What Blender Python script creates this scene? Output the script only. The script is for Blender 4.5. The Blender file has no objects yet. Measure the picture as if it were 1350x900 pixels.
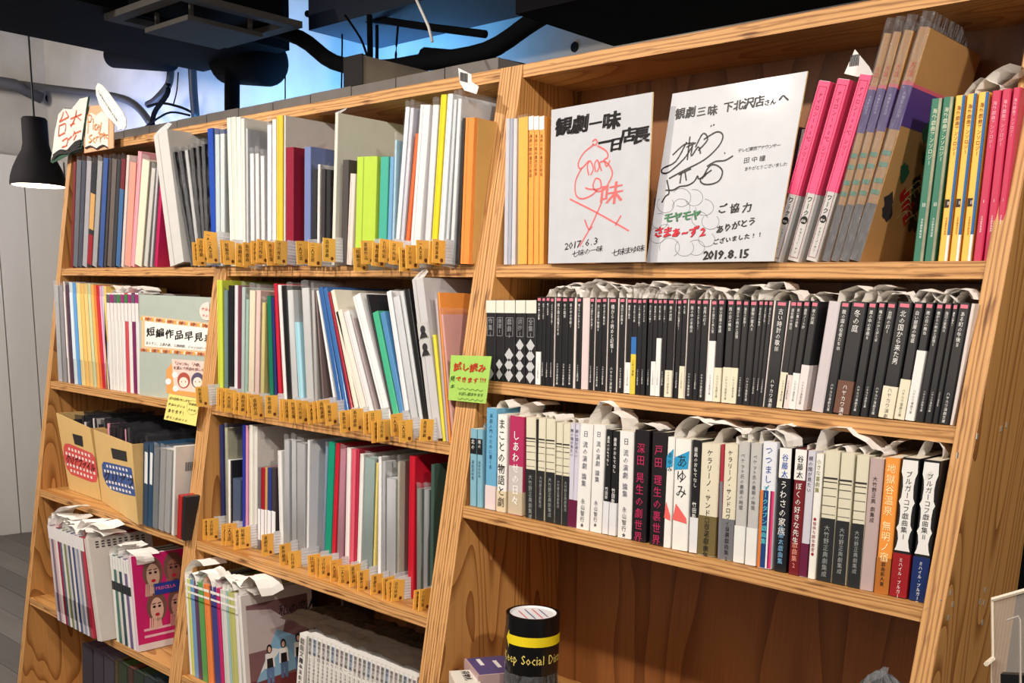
import bpy, math, random
from math import sin, cos, pi, radians as R
from mathutils import Vector, Matrix
SC = bpy.context.scene
COL = SC.collection
# ------------------------------------------------------------------ camera
YAW, PIT, ROLL = 0.7488, -0.2166, 0.029
EYE = Vector((0, -1.5, 1.5))
FW = Vector((-sin(YAW)*cos(PIT), cos(YAW)*cos(PIT), sin(PIT)))
_r = FW.cross(Vector((0, 0, 1))).normalized(); _u = _r.cross(FW)
RT = _r*cos(ROLL) + _u*sin(ROLL); UP = -_r*sin(ROLL) + _u*cos(ROLL)
cam = bpy.data.cameras.new('camera'); co = bpy.data.objects.new('camera', cam); COL.objects.link(co)
cam.sensor_width = 36; cam.lens = 36; cam.shift_y = 250/1350; cam.clip_start = .02
M = Matrix((RT, UP, -FW)).transposed().to_4x4(); M.translation = EYE
co.matrix_world = M; SC.camera = co
# ------------------------------------------------------------------ light
SC.view_settings.view_transform = 'Standard'; SC.view_settings.look = 'None'
SC.view_settings.exposure = 0.50; SC.view_settings.gamma = 1; SC.view_settings.use_curve_mapping = False
SC.cycles.transparent_max_bounces = 24
W = bpy.data.worlds.new('world'); SC.world = W; W.use_nodes = True
W.node_tree.nodes['Background'].inputs[0].default_value = (1.0, .93, .86, 1)
W.node_tree.nodes['Background'].inputs[1].default_value = .11
def lamp(kind, loc, tgt, energy, color, size=.1, blend=.6, ang=70):
    l = bpy.data.lights.new('lamp_or_fill', kind); l.energy = energy; l.color = color  # one name for the room's lamps and the added fill lights
    if kind == 'SPOT': l.spot_size = R(ang); l.spot_blend = blend; l.shadow_soft_size = size
    if kind == 'AREA': l.size = size
    if kind == 'POINT': l.shadow_soft_size = size
    o = bpy.data.objects.new('lamp_or_fill', l); COL.objects.link(o); o.location = loc
    o.rotation_euler = (Vector(tgt)-Vector(loc)).to_track_quat('-Z', 'Y').to_euler(); return o
WARM = (1, .91, .80)
lamp('SPOT', (-.75, -1.65, 2.75), (-1.05, 0, 1.1), 56, WARM, .035, .8, 95)
lamp('SPOT', (-2.1, -1.65, 2.75), (-2.2, 0, 1.15), 88, WARM, .035, .8, 95)
lamp('SPOT', (-3.3, -1.65, 2.75), (-3.2, 0, 1.1), 92, WARM, .04, .8, 95)
lamp('SPOT', (.3, -1.6, 2.75), (-.6, 0, 1.25), 48, WARM, .05, .8, 90)
lamp('AREA', (-1.9, -2.8, 2.2), (-2.1, 0, 1.0), 24, (1, .88, .74), 2.2)  # added soft fill in front of the shelves, no real fitting
lamp('AREA', (-5.0, -1.2, 2.7), (-6.6, .9, 1.0), 50, (1, .90, .80), .8)  # added warm fill to brighten the left wall
for x_, e_, c_ in ((-3.35, 12, (.13, .47, 1.0)), (-4.3, 11, (.13, .44, 1.0)), (-5.4, 10, (.34, .50, 1.0))):  # added blue lamps hidden behind the bookcases, throwing blue on the back wall
    lamp('AREA', (x_, .98, 1.75), (x_-.05, 1.45, 2.25), e_, c_, .4).data.spread = R(110)
lamp('SPOT', (1.3, -1.5, 2.7), (-.5, .05, 1.0), 120, WARM, .06, .8, 70)  # added spot to brighten the outer face of the right side panel
# ------------------------------------------------------------------ helpers
def ray(u, v): return FW + RT*((u-675)/1350) - UP*((v-700)/1350)
def at(u, v, Y):
    d = ray(u, v); return EYE + d*((Y+1.5)/d.y)
def atz(u, v, Z):
    d = ray(u, v); return EYE + d*((Z-1.5)/d.z)
def atx(u, v, X):
    d = ray(u, v); return EYE + d*(X/d.x)
def Xat(u, Y, Z):
    k = (u-675)/1350; a = RT-FW*k
    return -(a.y*(Y+1.5)+a.z*(Z-1.5))/a.x
def tag(o, label=None, cat=None, group=None, kind=None):
    if label: o['label'] = label
    if cat: o['category'] = cat
    if group: o['group'] = group
    if kind: o['kind'] = kind
    return o
def empty(name, loc, label, cat, group=None, rot=(0, 0, 0)):
    o = bpy.data.objects.new(name, None); COL.objects.link(o); o.empty_display_size = .02
    o.location = loc; o.rotation_euler = rot; return tag(o, label, cat, group)
class MB:
    def __init__(s): s.v = []; s.f = []; s.m = []
    def add(s, vs, fs, m=0):
        n = len(s.v); s.v += [tuple(p) for p in vs]; s.f += [tuple(i+n for i in f) for f in fs]; s.m += [m]*len(fs); return s
    def box(s, a, b, m=0, fm=None):
        x0, y0, z0 = a; x1, y1, z1 = b
        vs = [(x, y, z) for z in (z0, z1) for y in (y0, y1) for x in (x0, x1)]
        fs = [(0, 2, 3, 1), (4, 5, 7, 6), (0, 1, 5, 4), (2, 6, 7, 3), (0, 4, 6, 2), (1, 3, 7, 5)]  # -z +z -y +y -x +x
        n = len(s.v); s.v += vs
        for i, f in enumerate(fs): s.f.append(tuple(k+n for k in f)); s.m.append((fm or {}).get(i, m))
        return s
    def prism(s, pts, ofs, m=0, ms=None):   # planar polygon extruded by ofs
        n = len(pts); o = Vector(ofs)
        vs = [Vector(p) for p in pts]+[Vector(p)+o for p in pts]
        s.add(vs, [tuple(range(n)), tuple(range(2*n-1, n-1, -1))], m)
        s.add(vs, [(i, (i+1) % n, (i+1) % n+n, i+n) for i in range(n)], m if ms is None else ms); return s
    def tube(s, pts, r, m=0, n=8, caps=True):
        pts = [Vector(p) for p in pts]; rs = r if isinstance(r, (list, tuple)) else [r]*len(pts); rings = []
        for i, p in enumerate(pts):
            d = (pts[min(i+1, len(pts)-1)]-pts[max(i-1, 0)]).normalized()
            a = d.cross(Vector((0, 0, 1)));
            if a.length < .1: a = d.cross(Vector((1, 0, 0)))
            a.normalize(); b = d.cross(a)
            rings.append([p+(a*cos(2*pi*k/n)+b*sin(2*pi*k/n))*rs[i] for k in range(n)])
        vs = [v for g in rings for v in g]
        fs = [(i*n+k, i*n+(k+1) % n, (i+1)*n+(k+1) % n, (i+1)*n+k) for i in range(len(pts)-1) for k in range(n)]
        if caps: fs += [tuple(range(n-1, -1, -1)), tuple((len(pts)-1)*n+k for k in range(n))]
        return s.add(vs, fs, m)
    def lathe(s, prof, c=(0, 0, 0), m=0, n=32, cap=False):
        c = Vector(c); vs = [c+Vector((r*cos(2*pi*k/n), r*sin(2*pi*k/n), z)) for r, z in prof for k in range(n)]
        fs = [(i*n+k, i*n+(k+1) % n, (i+1)*n+(k+1) % n, (i+1)*n+k) for i in range(len(prof)-1) for k in range(n)]
        if cap: fs += [tuple(range(n-1, -1, -1)), tuple((len(prof)-1)*n+k for k in range(n))]
        return s.add(vs, fs, m)
    def build(s, name, mats, parent=None, loc=None, smooth=False, rot=None):
        me = bpy.data.meshes.new(name); me.from_pydata(s.v, [], s.f)
        for mm in (mats if isinstance(mats, (list, tuple)) else [mats]): me.materials.append(mm)
        me.polygons.foreach_set('material_index', s.m)
        if smooth: me.polygons.foreach_set('use_smooth', [True]*len(s.f))
        me.update(); o = bpy.data.objects.new(name, me); COL.objects.link(o)
        if parent: o.parent = parent
        if loc is not None: o.location = loc
        if rot is not None: o.rotation_euler = rot
        return o
# ------------------------------------------------------------------ materials
_mc = {}
def srgb(c): return tuple(((x/255)/12.92 if x/255 <= .04045 else ((x/255+.055)/1.055)**2.4) for x in c)+(1,)
def mat(c, rough=.55, spec=.4, coat=0, metal=0, var=.06):
    k = (c, rough, spec, coat, metal)
    if k in _mc: return _mc[k]
    m = bpy.data.materials.new('paint'); m.use_nodes = True; n = m.node_tree.nodes; l = m.node_tree.links
    b = n['Principled BSDF']; b.inputs['Roughness'].default_value = rough; b.inputs['Specular IOR Level'].default_value = spec
    b.inputs['Coat Weight'].default_value = coat; b.inputs['Coat Roughness'].default_value = .12; b.inputs['Metallic'].default_value = metal
    t = n.new('ShaderNodeTexCoord'); nz = n.new('ShaderNodeTexNoise'); nz.inputs['Scale'].default_value = 35; nz.inputs['Detail'].default_value = 3
    mx = n.new('ShaderNodeMix'); mx.data_type = 'RGBA'; s = srgb(c)
    mx.inputs[6].default_value = s; mx.inputs[7].default_value = tuple(x*(1-var*2.2) for x in s[:3])+(1,)
    l.new(t.outputs['Object'], nz.inputs['Vector']); l.new(nz.outputs['Fac'], mx.inputs[0]); l.new(mx.outputs[2], b.inputs['Base Color'])
    _mc[k] = m; return m
def emit(c, st):
    m = bpy.data.materials.new('lamp_glow'); m.use_nodes = True; b = m.node_tree.nodes['Principled BSDF']
    b.inputs['Base Color'].default_value = srgb(c); b.inputs['Emission Color'].default_value = srgb(c); b.inputs['Emission Strength'].default_value = st; return m
def clear(c=(235, 238, 242), tr=.9, rough=.12, name='clear_plastic'):
    k = ('clear', c, tr, rough)
    if k in _mc: return _mc[k]
    m = bpy.data.materials.new(name); m.use_nodes = True; n = m.node_tree.nodes; l = m.node_tree.links
    b = n['Principled BSDF']; b.inputs['Base Color'].default_value = srgb(c); b.inputs['Roughness'].default_value = rough
    b.inputs['Specular IOR Level'].default_value = .7
    t = n.new('ShaderNodeBsdfTransparent'); mx = n.new('ShaderNodeMixShader'); f = n.new('ShaderNodeFresnel'); f.inputs[0].default_value = 1.35
    tc = n.new('ShaderNodeTexCoord'); nz = n.new('ShaderNodeTexNoise'); nz.inputs['Scale'].default_value = 28; nz.inputs['Detail'].default_value = 2
    mp = n.new('ShaderNodeMapping'); mp.inputs['Scale'].default_value = (1, 1, .35); bp = n.new('ShaderNodeBump'); bp.inputs['Strength'].default_value = .55; bp.inputs['Distance'].default_value = .01
    l.new(tc.outputs['Object'], mp.inputs[0]); l.new(mp.outputs[0], nz.inputs['Vector']); l.new(nz.outputs['Fac'], bp.inputs['Height']); l.new(bp.outputs[0], b.inputs['Normal'])
    a = n.new('ShaderNodeMath'); a.operation = 'ADD'; a.inputs[1].default_value = 1-tr; a.use_clamp = True
    l.new(f.outputs[0], a.inputs[0]); l.new(a.outputs[0], mx.inputs[0]); l.new(t.outputs[0], mx.inputs[1]); l.new(b.outputs[0], mx.inputs[2])
    l.new(mx.outputs[0], n['Material Output'].inputs[0]); _mc[k] = m; return m
def wood(axis, light, dark, name, seed=0, freq=26):
    m = bpy.data.materials.new(name); m.use_nodes = True; n = m.node_tree.nodes; l = m.node_tree.links; b = n['Principled BSDF']
    b.inputs['Roughness'].default_value = .42; b.inputs['Specular IOR Level'].default_value = .35
    tc = n.new('ShaderNodeTexCoord'); mp = n.new('ShaderNodeMapping'); mp.inputs['Location'].default_value = (seed, seed*1.7, seed*.6)
    st = {'X': (.9, 5, 5), 'Z': (5, 5, .75)}[axis]; mp.inputs['Scale'].default_value = st
    nz = n.new('ShaderNodeTexNoise'); nz.inputs['Scale'].default_value = 1.0; nz.inputs['Detail'].default_value = 1.5; nz.inputs['Distortion'].default_value = .5
    l.new(tc.outputs['Object'], mp.inputs[0]); l.new(mp.outputs[0], nz.inputs['Vector'])
    a = n.new('ShaderNodeMath'); a.operation = 'MULTIPLY'; a.inputs[1].default_value = freq; l.new(nz.outputs['Fac'], a.inputs[0])
    s = n.new('ShaderNodeMath'); s.operation = 'FRACT'; l.new(a.outputs[0], s.inputs[0])
    rp = n.new('ShaderNodeValToRGB'); e = rp.color_ramp.elements
    e[0].position = 0; e[0].color = srgb(light); e[1].position = 1; e[1].color = srgb(dark)
    k = rp.color_ramp.elements.new(.62); k.color = tuple(x*.9 for x in srgb(light)[:3])+(1,)
    l.new(s.outputs[0], rp.inputs[0])
    m2 = n.new('ShaderNodeMapping'); m2.inputs['Scale'].default_value = {'X': (6, 260, 260), 'Z': (260, 260, 6)}[axis]
    n2 = n.new('ShaderNodeTexNoise'); n2.inputs['Scale'].default_value = 1; n2.inputs['Detail'].default_value = 2
    l.new(tc.outputs['Object'], m2.inputs[0]); l.new(m2.outputs[0], n2.inputs['Vector'])
    r2 = n.new('ShaderNodeMapRange'); r2.inputs[3].default_value = .72; r2.inputs[4].default_value = 1.12; l.new(n2.outputs['Fac'], r2.inputs[0])
    mx = n.new('ShaderNodeVectorMath'); mx.operation = 'SCALE'; l.new(rp.outputs[0], mx.inputs[0]); l.new(r2.outputs[0], mx.inputs['Scale'])
    l.new(mx.outputs[0], b.inputs['Base Color']); return m
def plyedge(axis, name):   # axis: direction the plies are stacked along
    m = bpy.data.materials.new(name); m.use_nodes = True; n = m.node_tree.nodes; l = m.node_tree.links; b = n['Principled BSDF']
    b.inputs['Roughness'].default_value = .55
    tc = n.new('ShaderNodeTexCoord'); sp = n.new('ShaderNodeSeparateXYZ'); l.new(tc.outputs['Object'], sp.inputs[0])
    mp = n.new('ShaderNodeMapping'); mp.inputs['Scale'].default_value = {'Z': (4, 4, 70), 'X': (70, 4, 4)}[axis]
    nz = n.new('ShaderNodeTexNoise'); nz.inputs['Scale'].default_value = 1; nz.inputs['Detail'].default_value = 4; l.new(tc.outputs['Object'], mp.inputs[0]); l.new(mp.outputs[0], nz.inputs['Vector'])
    a = n.new('ShaderNodeMath'); a.operation = 'MULTIPLY'; a.inputs[1].default_value = 1/.0078; l.new(sp.outputs[axis], a.inputs[0])
    c = n.new('ShaderNodeMath'); c.operation = 'MULTIPLY_ADD'; c.inputs[1].default_value = 2.3; l.new(nz.outputs['Fac'], c.inputs[0]); l.new(a.outputs[0], c.inputs[2])
    d = n.new('ShaderNodeMath'); d.operation = 'PINGPONG'; d.inputs[1].default_value = .5; l.new(c.outputs[0], d.inputs[0])
    rp = n.new('ShaderNodeValToRGB'); e = rp.color_ramp.elements
    e[0].position = .0; e[0].color = srgb((140, 94, 52)); e[1].position = .5; e[1].color = srgb((206, 156, 100))
    k = rp.color_ramp.elements.new(.2); k.color = srgb((190, 140, 86))
    l.new(d.outputs[0], rp.inputs[0])
    m3 = n.new('ShaderNodeMapping'); m3.inputs['Scale'].default_value = {'Z': (11, 11, 110), 'X': (110, 11, 11)}[axis]; m3.inputs['Location'].default_value = (3, 1, 7)
    n3 = n.new('ShaderNodeTexNoise'); n3.inputs['Scale'].default_value = 1; n3.inputs['Detail'].default_value = 3; l.new(tc.outputs['Object'], m3.inputs[0]); l.new(m3.outputs[0], n3.inputs['Vector'])
    r3 = n.new('ShaderNodeValToRGB'); r3.color_ramp.elements[0].position = .575; r3.color_ramp.elements[0].color = (1, 1, 1, 1); r3.color_ramp.elements[1].position = .72; r3.color_ramp.elements[1].color = (.30, .2, .13, 1)
    l.new(n3.outputs['Fac'], r3.inputs[0]); mx = n.new('ShaderNodeVectorMath'); mx.operation = 'MULTIPLY'; l.new(rp.outputs[0], mx.inputs[0]); l.new(r3.outputs[0], mx.inputs[1])
    l.new(mx.outputs[0], b.inputs['Base Color']); return m
WX = wood('X', (210, 156, 92), (166, 106, 52), 'plywood_face', 1.3, 20)
WZ = [wood('Z', (204, 148, 86), (142, 90, 44), 'plywood_face', s, 24) for s in (2.1, 5.2, 9.7)]
WB = wood('Z', (134, 84, 44), (100, 58, 28), 'plywood_back_shaded', 4.4, 8)  # same plywood made darker: shade inside the cases put into the colour
EZ = plyedge('Z', 'plywood_edge'); EX = plyedge('X', 'plywood_edge')
BLACK = (24, 24, 28); WHITE = (236, 234, 232); CREAM = (232, 224, 200); INK = (22, 20, 22)
SILV = clear((150, 152, 156), .80, .04, 'shiny_film')
for _n in SILV.node_tree.nodes:
    if _n.bl_idname == 'ShaderNodeBump': _n.inputs['Strength'].default_value = 1.0; _n.inputs['Distance'].default_value = .03
    if _n.bl_idname == 'ShaderNodeTexNoise': _n.inputs['Scale'].default_value = 60
PAPER = mat((226, 216, 196), .8); SLIP = mat((244, 240, 236), .7); PLAS = clear((226, 228, 232), tr=.92); PLASD = clear((110, 112, 116), tr=.93); FOG = clear((226, 229, 232), .42, .3)
# ------------------------------------------------------------------ lettering
_fc = bpy.data.curves.new('lettering', 'FONT'); _fc.resolution_u = 1; _fo = bpy.data.objects.new('lettering', _fc); _gl = {}
def glyph(ch, bold=0):
    if (ch, bold) in _gl: return _gl[(ch, bold)]
    _fc.body = ch; me = _fo.to_mesh()
    vs = [(v.co.x, v.co.y, 0) for v in me.vertices]; fs = [tuple(p.vertices) for p in me.polygons]; _fo.to_mesh_clear()
    if bold > .015:    # pen weight: the outline repeated with small shifts
        v0, f0 = vs, fs; vs = []; fs = []
        for k, (dx, dy) in enumerate(((-bold*.5, 0), (bold*.5, 0)) if bold < .035 else ((-bold*.5, -bold*.35), (bold*.5, -bold*.35), (-bold*.5, bold*.35), (bold*.5, bold*.35))):
            vs += [(x+dx, y+dy, k) for x, y, _ in v0]; fs += [tuple(i+k*len(v0) for i in f) for f in f0]
    w = max([p[0] for p in vs], default=.4); w0 = min([p[0] for p in vs], default=0)
    _gl[(ch, bold)] = (vs, fs, w0, w); return _gl[(ch, bold)]
ROTV = 'ー〜～-（）()…:'
def vtext(mb, s, org, ex, ez, size, pitch=1.05, m=0, bold=0, sx=1.0):
    """vertical line of characters; org = top centre of the line"""
    org = Vector(org); y = 0; nn = ex.cross(ez)*.00006
    for ch in s:
        if ch == ' ': y += size*.5; continue
        vs, fs, w0, w1 = glyph(ch, bold); cjk = ord(ch) > 0x2e80
        cx = .5 if cjk else (w0+w1)/2; pts = []
        for x, yy, kk in vs:
            a, b = x-cx, yy-.38
            if ch in ROTV: a, b = b, -a
            pts.append(org+ex*(a*size*sx)+ez*(b*size-y-size*.5)+nn*kk)
        mb.add(pts, fs, m); y += size*pitch
def htext(mb, s, org, ex, ez, size, m=0, bold=0, pitch=1.0, slant=0, jit=0, rnd=None):
    org = Vector(org); x = 0; nn = ex.cross(ez)*.00006
    for ch in s:
        if ch == ' ': x += size*.35; continue
        vs, fs, w0, w1 = glyph(ch, bold); cjk = ord(ch) > 0x2e80; adv = (1.0 if cjk else w1+.06)*size*pitch
        a = (rnd.uniform(-1, 1)*jit if rnd else 0); dy = (rnd.uniform(-.1, .1)*size*jit*4 if rnd else 0); ca, sa = cos(a), sin(a)
        mb.add([org+ex*(x+(px*ca-py*sa+slant*py)*size)+ez*((px*sa+py*ca)*size+dy)+nn*kk for px, py, kk in vs], fs, m); x += adv
    return x
def stroke(mb, pts, w, nrm, m=0):
    """pen stroke: ribbon along 3-D points lying in a plane"""
    P = [Vector(p) for p in pts]; L = []
    if len(P) > 2:
        for i in range(len(P)-1):
            p0 = P[max(i-1, 0)]; p1 = P[i]; p2 = P[i+1]; p3 = P[min(i+2, len(P)-1)]
            for t in (0, .25, .5, .75): L.append(.5*((2*p1)+(p2-p0)*t+(2*p0-5*p1+4*p2-p3)*t*t+(3*p1-p0-3*p2+p3)*t**3))
        L.append(P[-1])
    else: L = P
    vs = []
    for i, p in enumerate(L):
        d = L[min(i+1, len(L)-1)]-L[max(i-1, 0)]
        if d.length < 1e-9: d = Vector((1, 0, 0))
        s = d.normalized().cross(nrm)*(w/2); vs += [p+s, p-s]
    mb.add(vs, [(2*i, 2*i+1, 2*i+3, 2*i+2) for i in range(len(L)-1)], m)
EXV, EYV, EZV = Vector((1, 0, 0)), Vector((0, 1, 0)), Vector((0, 0, 1))
ORD = 'zeroth first second third fourth fifth sixth seventh eighth ninth tenth eleventh twelfth thirteenth fourteenth fifteenth sixteenth seventeenth eighteenth nineteenth'.split()
TENS = {2: 'twenty', 3: 'thirty', 4: 'forty', 5: 'fifty', 6: 'sixty', 7: 'seventy'}
TENO = {2: 'twentieth', 3: 'thirtieth', 4: 'fortieth', 5: 'fiftieth', 6: 'sixtieth', 7: 'seventieth'}
def nth(n):
    if n < 20: return ORD[n]
    return TENO[n//10] if n % 10 == 0 else TENS[n//10]+'-'+ORD[n % 10]
# ------------------------------------------------------------------ setting
ZR = [1.962, 1.579, 1.352, 1.098, .66, .30]; ZM = [1.962, 1.579, 1.218, .855, .485, .12]; ZL = [1.962, 1.579, 1.212, .853, .4875, .12]
TH = .024; SL = .165; YB = .255
def yf(z): return SL*(z-1.5)
def noisy(base, dark, scale, name, rough=.8, stretch=(1, 1, 1), bump=.2):
    m = bpy.data.materials.new(name); m.use_nodes = True; n = m.node_tree.nodes; l = m.node_tree.links; b = n['Principled BSDF']; b.inputs['Roughness'].default_value = rough if base[0] > 60 else .9; b.inputs['Specular IOR Level'].default_value = .06 if base[0] < 60 else .35
    tc = n.new('ShaderNodeTexCoord'); mp = n.new('ShaderNodeMapping'); mp.inputs['Scale'].default_value = stretch; nz = n.new('ShaderNodeTexNoise'); nz.inputs['Scale'].default_value = scale; nz.inputs['Detail'].default_value = 6
    l.new(tc.outputs['Object'], mp.inputs[0]); l.new(mp.outputs[0], nz.inputs['Vector'])
    mx = n.new('ShaderNodeMix'); mx.data_type = 'RGBA'; mx.inputs[6].default_value = srgb(base); mx.inputs[7].default_value = srgb(dark); l.new(nz.outputs['Fac'], mx.inputs[0]); l.new(mx.outputs[2], b.inputs['Base Color'])
    bp = n.new('ShaderNodeBump'); bp.inputs['Strength'].default_value = bump; bp.inputs['Distance'].default_value = .02; l.new(nz.outputs['Fac'], bp.inputs['Height']); l.new(bp.outputs[0], b.inputs['Normal']); return m
FLOOR = noisy((98, 94, 92), (66, 62, 60), 3, 'floor_vinyl', .35, (1, 9, 1), .05)
CONC = noisy((206, 202, 196), (160, 156, 152), 5, 'painted_concrete', .85, (1, 1, 1), .35)
PLANK = noisy((222, 218, 212), (196, 192, 186), 4, 'painted_plank', .6, (1, 1, .2), .05)
DARK = noisy((20, 20, 23), (12, 12, 14), 5, 'black_paint', .7)
DUCT = noisy((17, 18, 22), (9, 10, 12), 8, 'duct_black', .5)
MBk = lambda: MB()
def struct(name, mb, m, parent=None, **k):
    o = mb.build(name, m, parent, **k); o['kind'] = 'structure'; return o
struct('floor', MB().box((-9, -4, -.05), (1.5, 2, 0)), FLOOR)
fl = bpy.data.objects['floor']; FB = [noisy(a, b, 3, 'floor_board', .4, (1, 9, 1), .05) for a, b in (((104, 98, 95), (72, 67, 65)), ((92, 87, 84), (64, 60, 58)), ((112, 106, 102), (80, 75, 72)))]
for i in range(26): MB().box((-6.6+(i % 3)*.01, -2.4+i*.15, .0), (-3.0, -2.4+i*.15+.147, .004+.0004*(i % 2))).build('floor_board', FB[i % 3], fl)
struct('ceiling', MB().box((-9, -4, 3.05), (1.5, 2, 3.15)), DARK)
struct('wall_back', MB().box((-9, 1.45, 0), (1.5, 1.6, 3.05)), CONC)
struct('wall_left', MB().box((-6.95, -4, 0), (-6.8, 1.45, 3.05)), CONC)
wp = struct('wall_left_panelling', MB().box((-6.79, -4, 0), (-6.65, 1.44, 2.29)), DARK)
rs = random.Random(3)
for i, (y0, y1, h) in enumerate([(-.9, -.28, 2.35), (-.27, .36, 2.35), (.368, 1.015, 2.34), (1.023, 1.19, 2.29), (1.198, 1.435, 2.29)]):
    MB().box((-6.648, y0, .0), (-6.60, y1, h)).build('plank', PLANK, wp)
struct('added_dark_panel', MB().box((-1.0, .62, 0), (1.5, .68, 2.1)), DARK)  # added dark panel, hides the lit back wall past the right bookcase
# low wall / ledge of blocks behind the bookcase
lg = struct('trim_ledge', MB().box((-4.35, .52, 0), (-1.95, .75, 2.045)), noisy((120, 116, 112), (92, 88, 86), 8, 'ledge_block', .9))
LB = noisy((132, 126, 122), (104, 98, 95), 12, 'ledge_cap', .9)
for i in range(12): MB().box((-4.35+i*.2, .5, 2.047), (-4.35+i*.2+.196, .76, 2.112+.001*(i % 3))).build('block', LB, lg)
# ceiling services
def thing(name, mb, m, label, cat, group=None, **k): return tag(mb.build(name, m, **k), label, cat, group)
thing('air_duct', MB().box((-4.12, -.6, 2.42), (-3.5, .95, 3.04)), DUCT, 'large black rectangular duct running under the ceiling at top left', 'duct')
thing('beam_or_dark_panel', MB().box((-1.86, .46, 2.192), (1.0, .85, 2.7)), DARK, 'black boxed beam just above the right bookcase', 'beam')
thing('beam_or_dark_panel', MB().box((-2.0+.002, .86, 2.40), (-1.0, .98, 3.04)), DARK, 'added black panel for the darkness above the sagging hose', 'beam')  # added black panel standing in for the darkness over the hose
P = atz(500, 64, 2.45); Q = atz(400, 42, 2.45)
thing('blue_lit_beam', MB().box((P.x, Q.y, 2.45), (-2.0, P.y, 2.72)), mat((34, 44, 60), .7), 'overhead box with blue light in its colour above the sagging black hose', 'beam')  # blue of the light is put into the base colour too
def hose(name, pts, Y, r, label, cat='pipe', m=None, nn=10, dy=None):
    P = [at(u, v, Y+(dy[i] if dy else 0)) for i, (u, v) in enumerate(pts)]; L = []
    for i in range(len(P)-1):
        p0 = P[max(i-1, 0)]; p1 = P[i]; p2 = P[i+1]; p3 = P[min(i+2, len(P)-1)]
        for t in (0, .25, .5, .75): L.append(.5*((2*p1)+(p2-p0)*t+(2*p0-5*p1+4*p2-p3)*t*t+(3*p1-p0-3*p2+p3)*t**3))
    L.append(P[-1]); return thing(name, MB().tube(L, r, 0, nn), m or DUCT, label, cat, smooth=True)
def capsule(u0, v0, u1, v1, Y, r, label):
    a, b = at(u0, v0, Y), at(u1, v1, Y); d = (b-a).normalized(); P = [a]; RR = [r]
    for k in range(8):
        t = k/7*pi/2; P.append(b+d*r*sin(t)*.8); RR.append(max(r*cos(t), .004))
    return thing('round_duct', MB().tube(P, RR, 0, 24), DUCT, label, 'duct', smooth=True)
capsule(300, 80, 352, 82, .95, .088, 'fat round black duct with rounded end above the ledge')
capsule(150, 74, 222, 78, 1.15, .055, 'smaller round black duct left of the dark pipes')
hose('black_hose', [(330, 30), (395, 50), (440, 82), (500, 90), (560, 82), (640, 68), (700, 30), (740, 5)], .8, .026, 'thick sagging black hose in front of the blue wall')
hose('black_hose', [(560, 75), (610, 80), (650, 88), (690, 97)], .95, .03, 'shorter black hose drooping behind the barcode slip')
hose('conduit', [(0, 107), (80, 118), (150, 127), (180, 140), (200, 165)], 1.3, .02, 'grey conduit curving down behind the book-shaped sign', m=mat((70, 70, 76), .5))
hose('drain_pipe', [(225, 92), (222, 112), (205, 132), (195, 138)], 1.3, .018, 'bent dark pipe beside the small round duct', m=mat((48, 50, 58), .5))
hose('drain_pipe', [(200, 180), (203, 150), (220, 125), (222, 110)], 1.25, .012, 'thin dark pipe forking behind the book-shaped sign')
hose('hanger_pipe', [(306, 60), (306, 100), (306, 150)], .9, .03, 'stout vertical black post under the round duct')
hose('hanger_pipe', [(253, 80), (255, 120), (258, 155)], 1.25, .02, 'vertical dark pipe with brackets left of the black post', m=mat((44, 46, 54), .5))
hose('thin_cable', [(451, 20), (451, 70), (450, 125)], 1.0, .003, 'thin hanging wire left of the black junction box', 'cable')
hose('thin_cable', [(376, 100), (376, 140)], 1.0, .0025, 'short thin wire below the rounded duct end', 'cable')
hose('hanger_pipe', [(487, 20), (488, 70), (487, 112)], .9, .01, 'vertical black rod crossing the sagging hose')
hose('hanger_pipe', [(497, -60), (497, 60), (497, 112)], 1.0, .006, 'thin vertical rod just right of the black rod')
hose('thin_cable', [(525, 30), (522, 70), (521, 115)], 1.0, .004, 'straight thin rod through the light blue wall patch', 'cable')
hose('thin_cable', [(455, 20), (475, 50), (485, 75), (502, 110)], .85, .004, 'slanting black cable behind the vertical rod', 'cable')
hose('thin_cable', [(465, 82), (472, 74), (483, 72)], .82, .002, 'little cable loop above the sagging hose', 'cable')
hose('thin_cable', [(405, 18), (440, 26), (487, 25), (560, 35), (640, 45)], .95, .012, 'horizontal black cable run above the blue beam', 'cable')
hose('thin_cable', [(235, 95), (233, 120), (228, 140)], 1.2, .003, 'thin drooping wire beside the small duct', 'cable')
hose('thin_cable', [(195, 140), (215, 136), (240, 142), (256, 150)], 1.25, .006, 'tangle of black cable above the ledge', 'cable')
hose('thin_cable', [(185, 172), (205, 158), (225, 148), (250, 152)], 1.22, .005, 'lower strand of the cable tangle above the ledge', 'cable')
# spot with white flex
sp = empty('track_spotlight', at(547, -6, .3), 'track spotlight with white flex hanging over the hose', 'spotlight')
o = sp.location
MB().lathe([(.0, .0), (.028, .0), (.03, .05), (.022, .07), (0, .07)], (0, 0, 0)).build('lamp_housing', mat((170, 170, 172), .3, metal=.6), sp, smooth=True)
P = [at(u, v, .3)-o for u, v in [(549, 0), (556, 15), (565, 35), (570, 55)]]
MB().tube(P, .0035).build('flex', mat((200, 198, 196), .4), sp, smooth=True)
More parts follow.
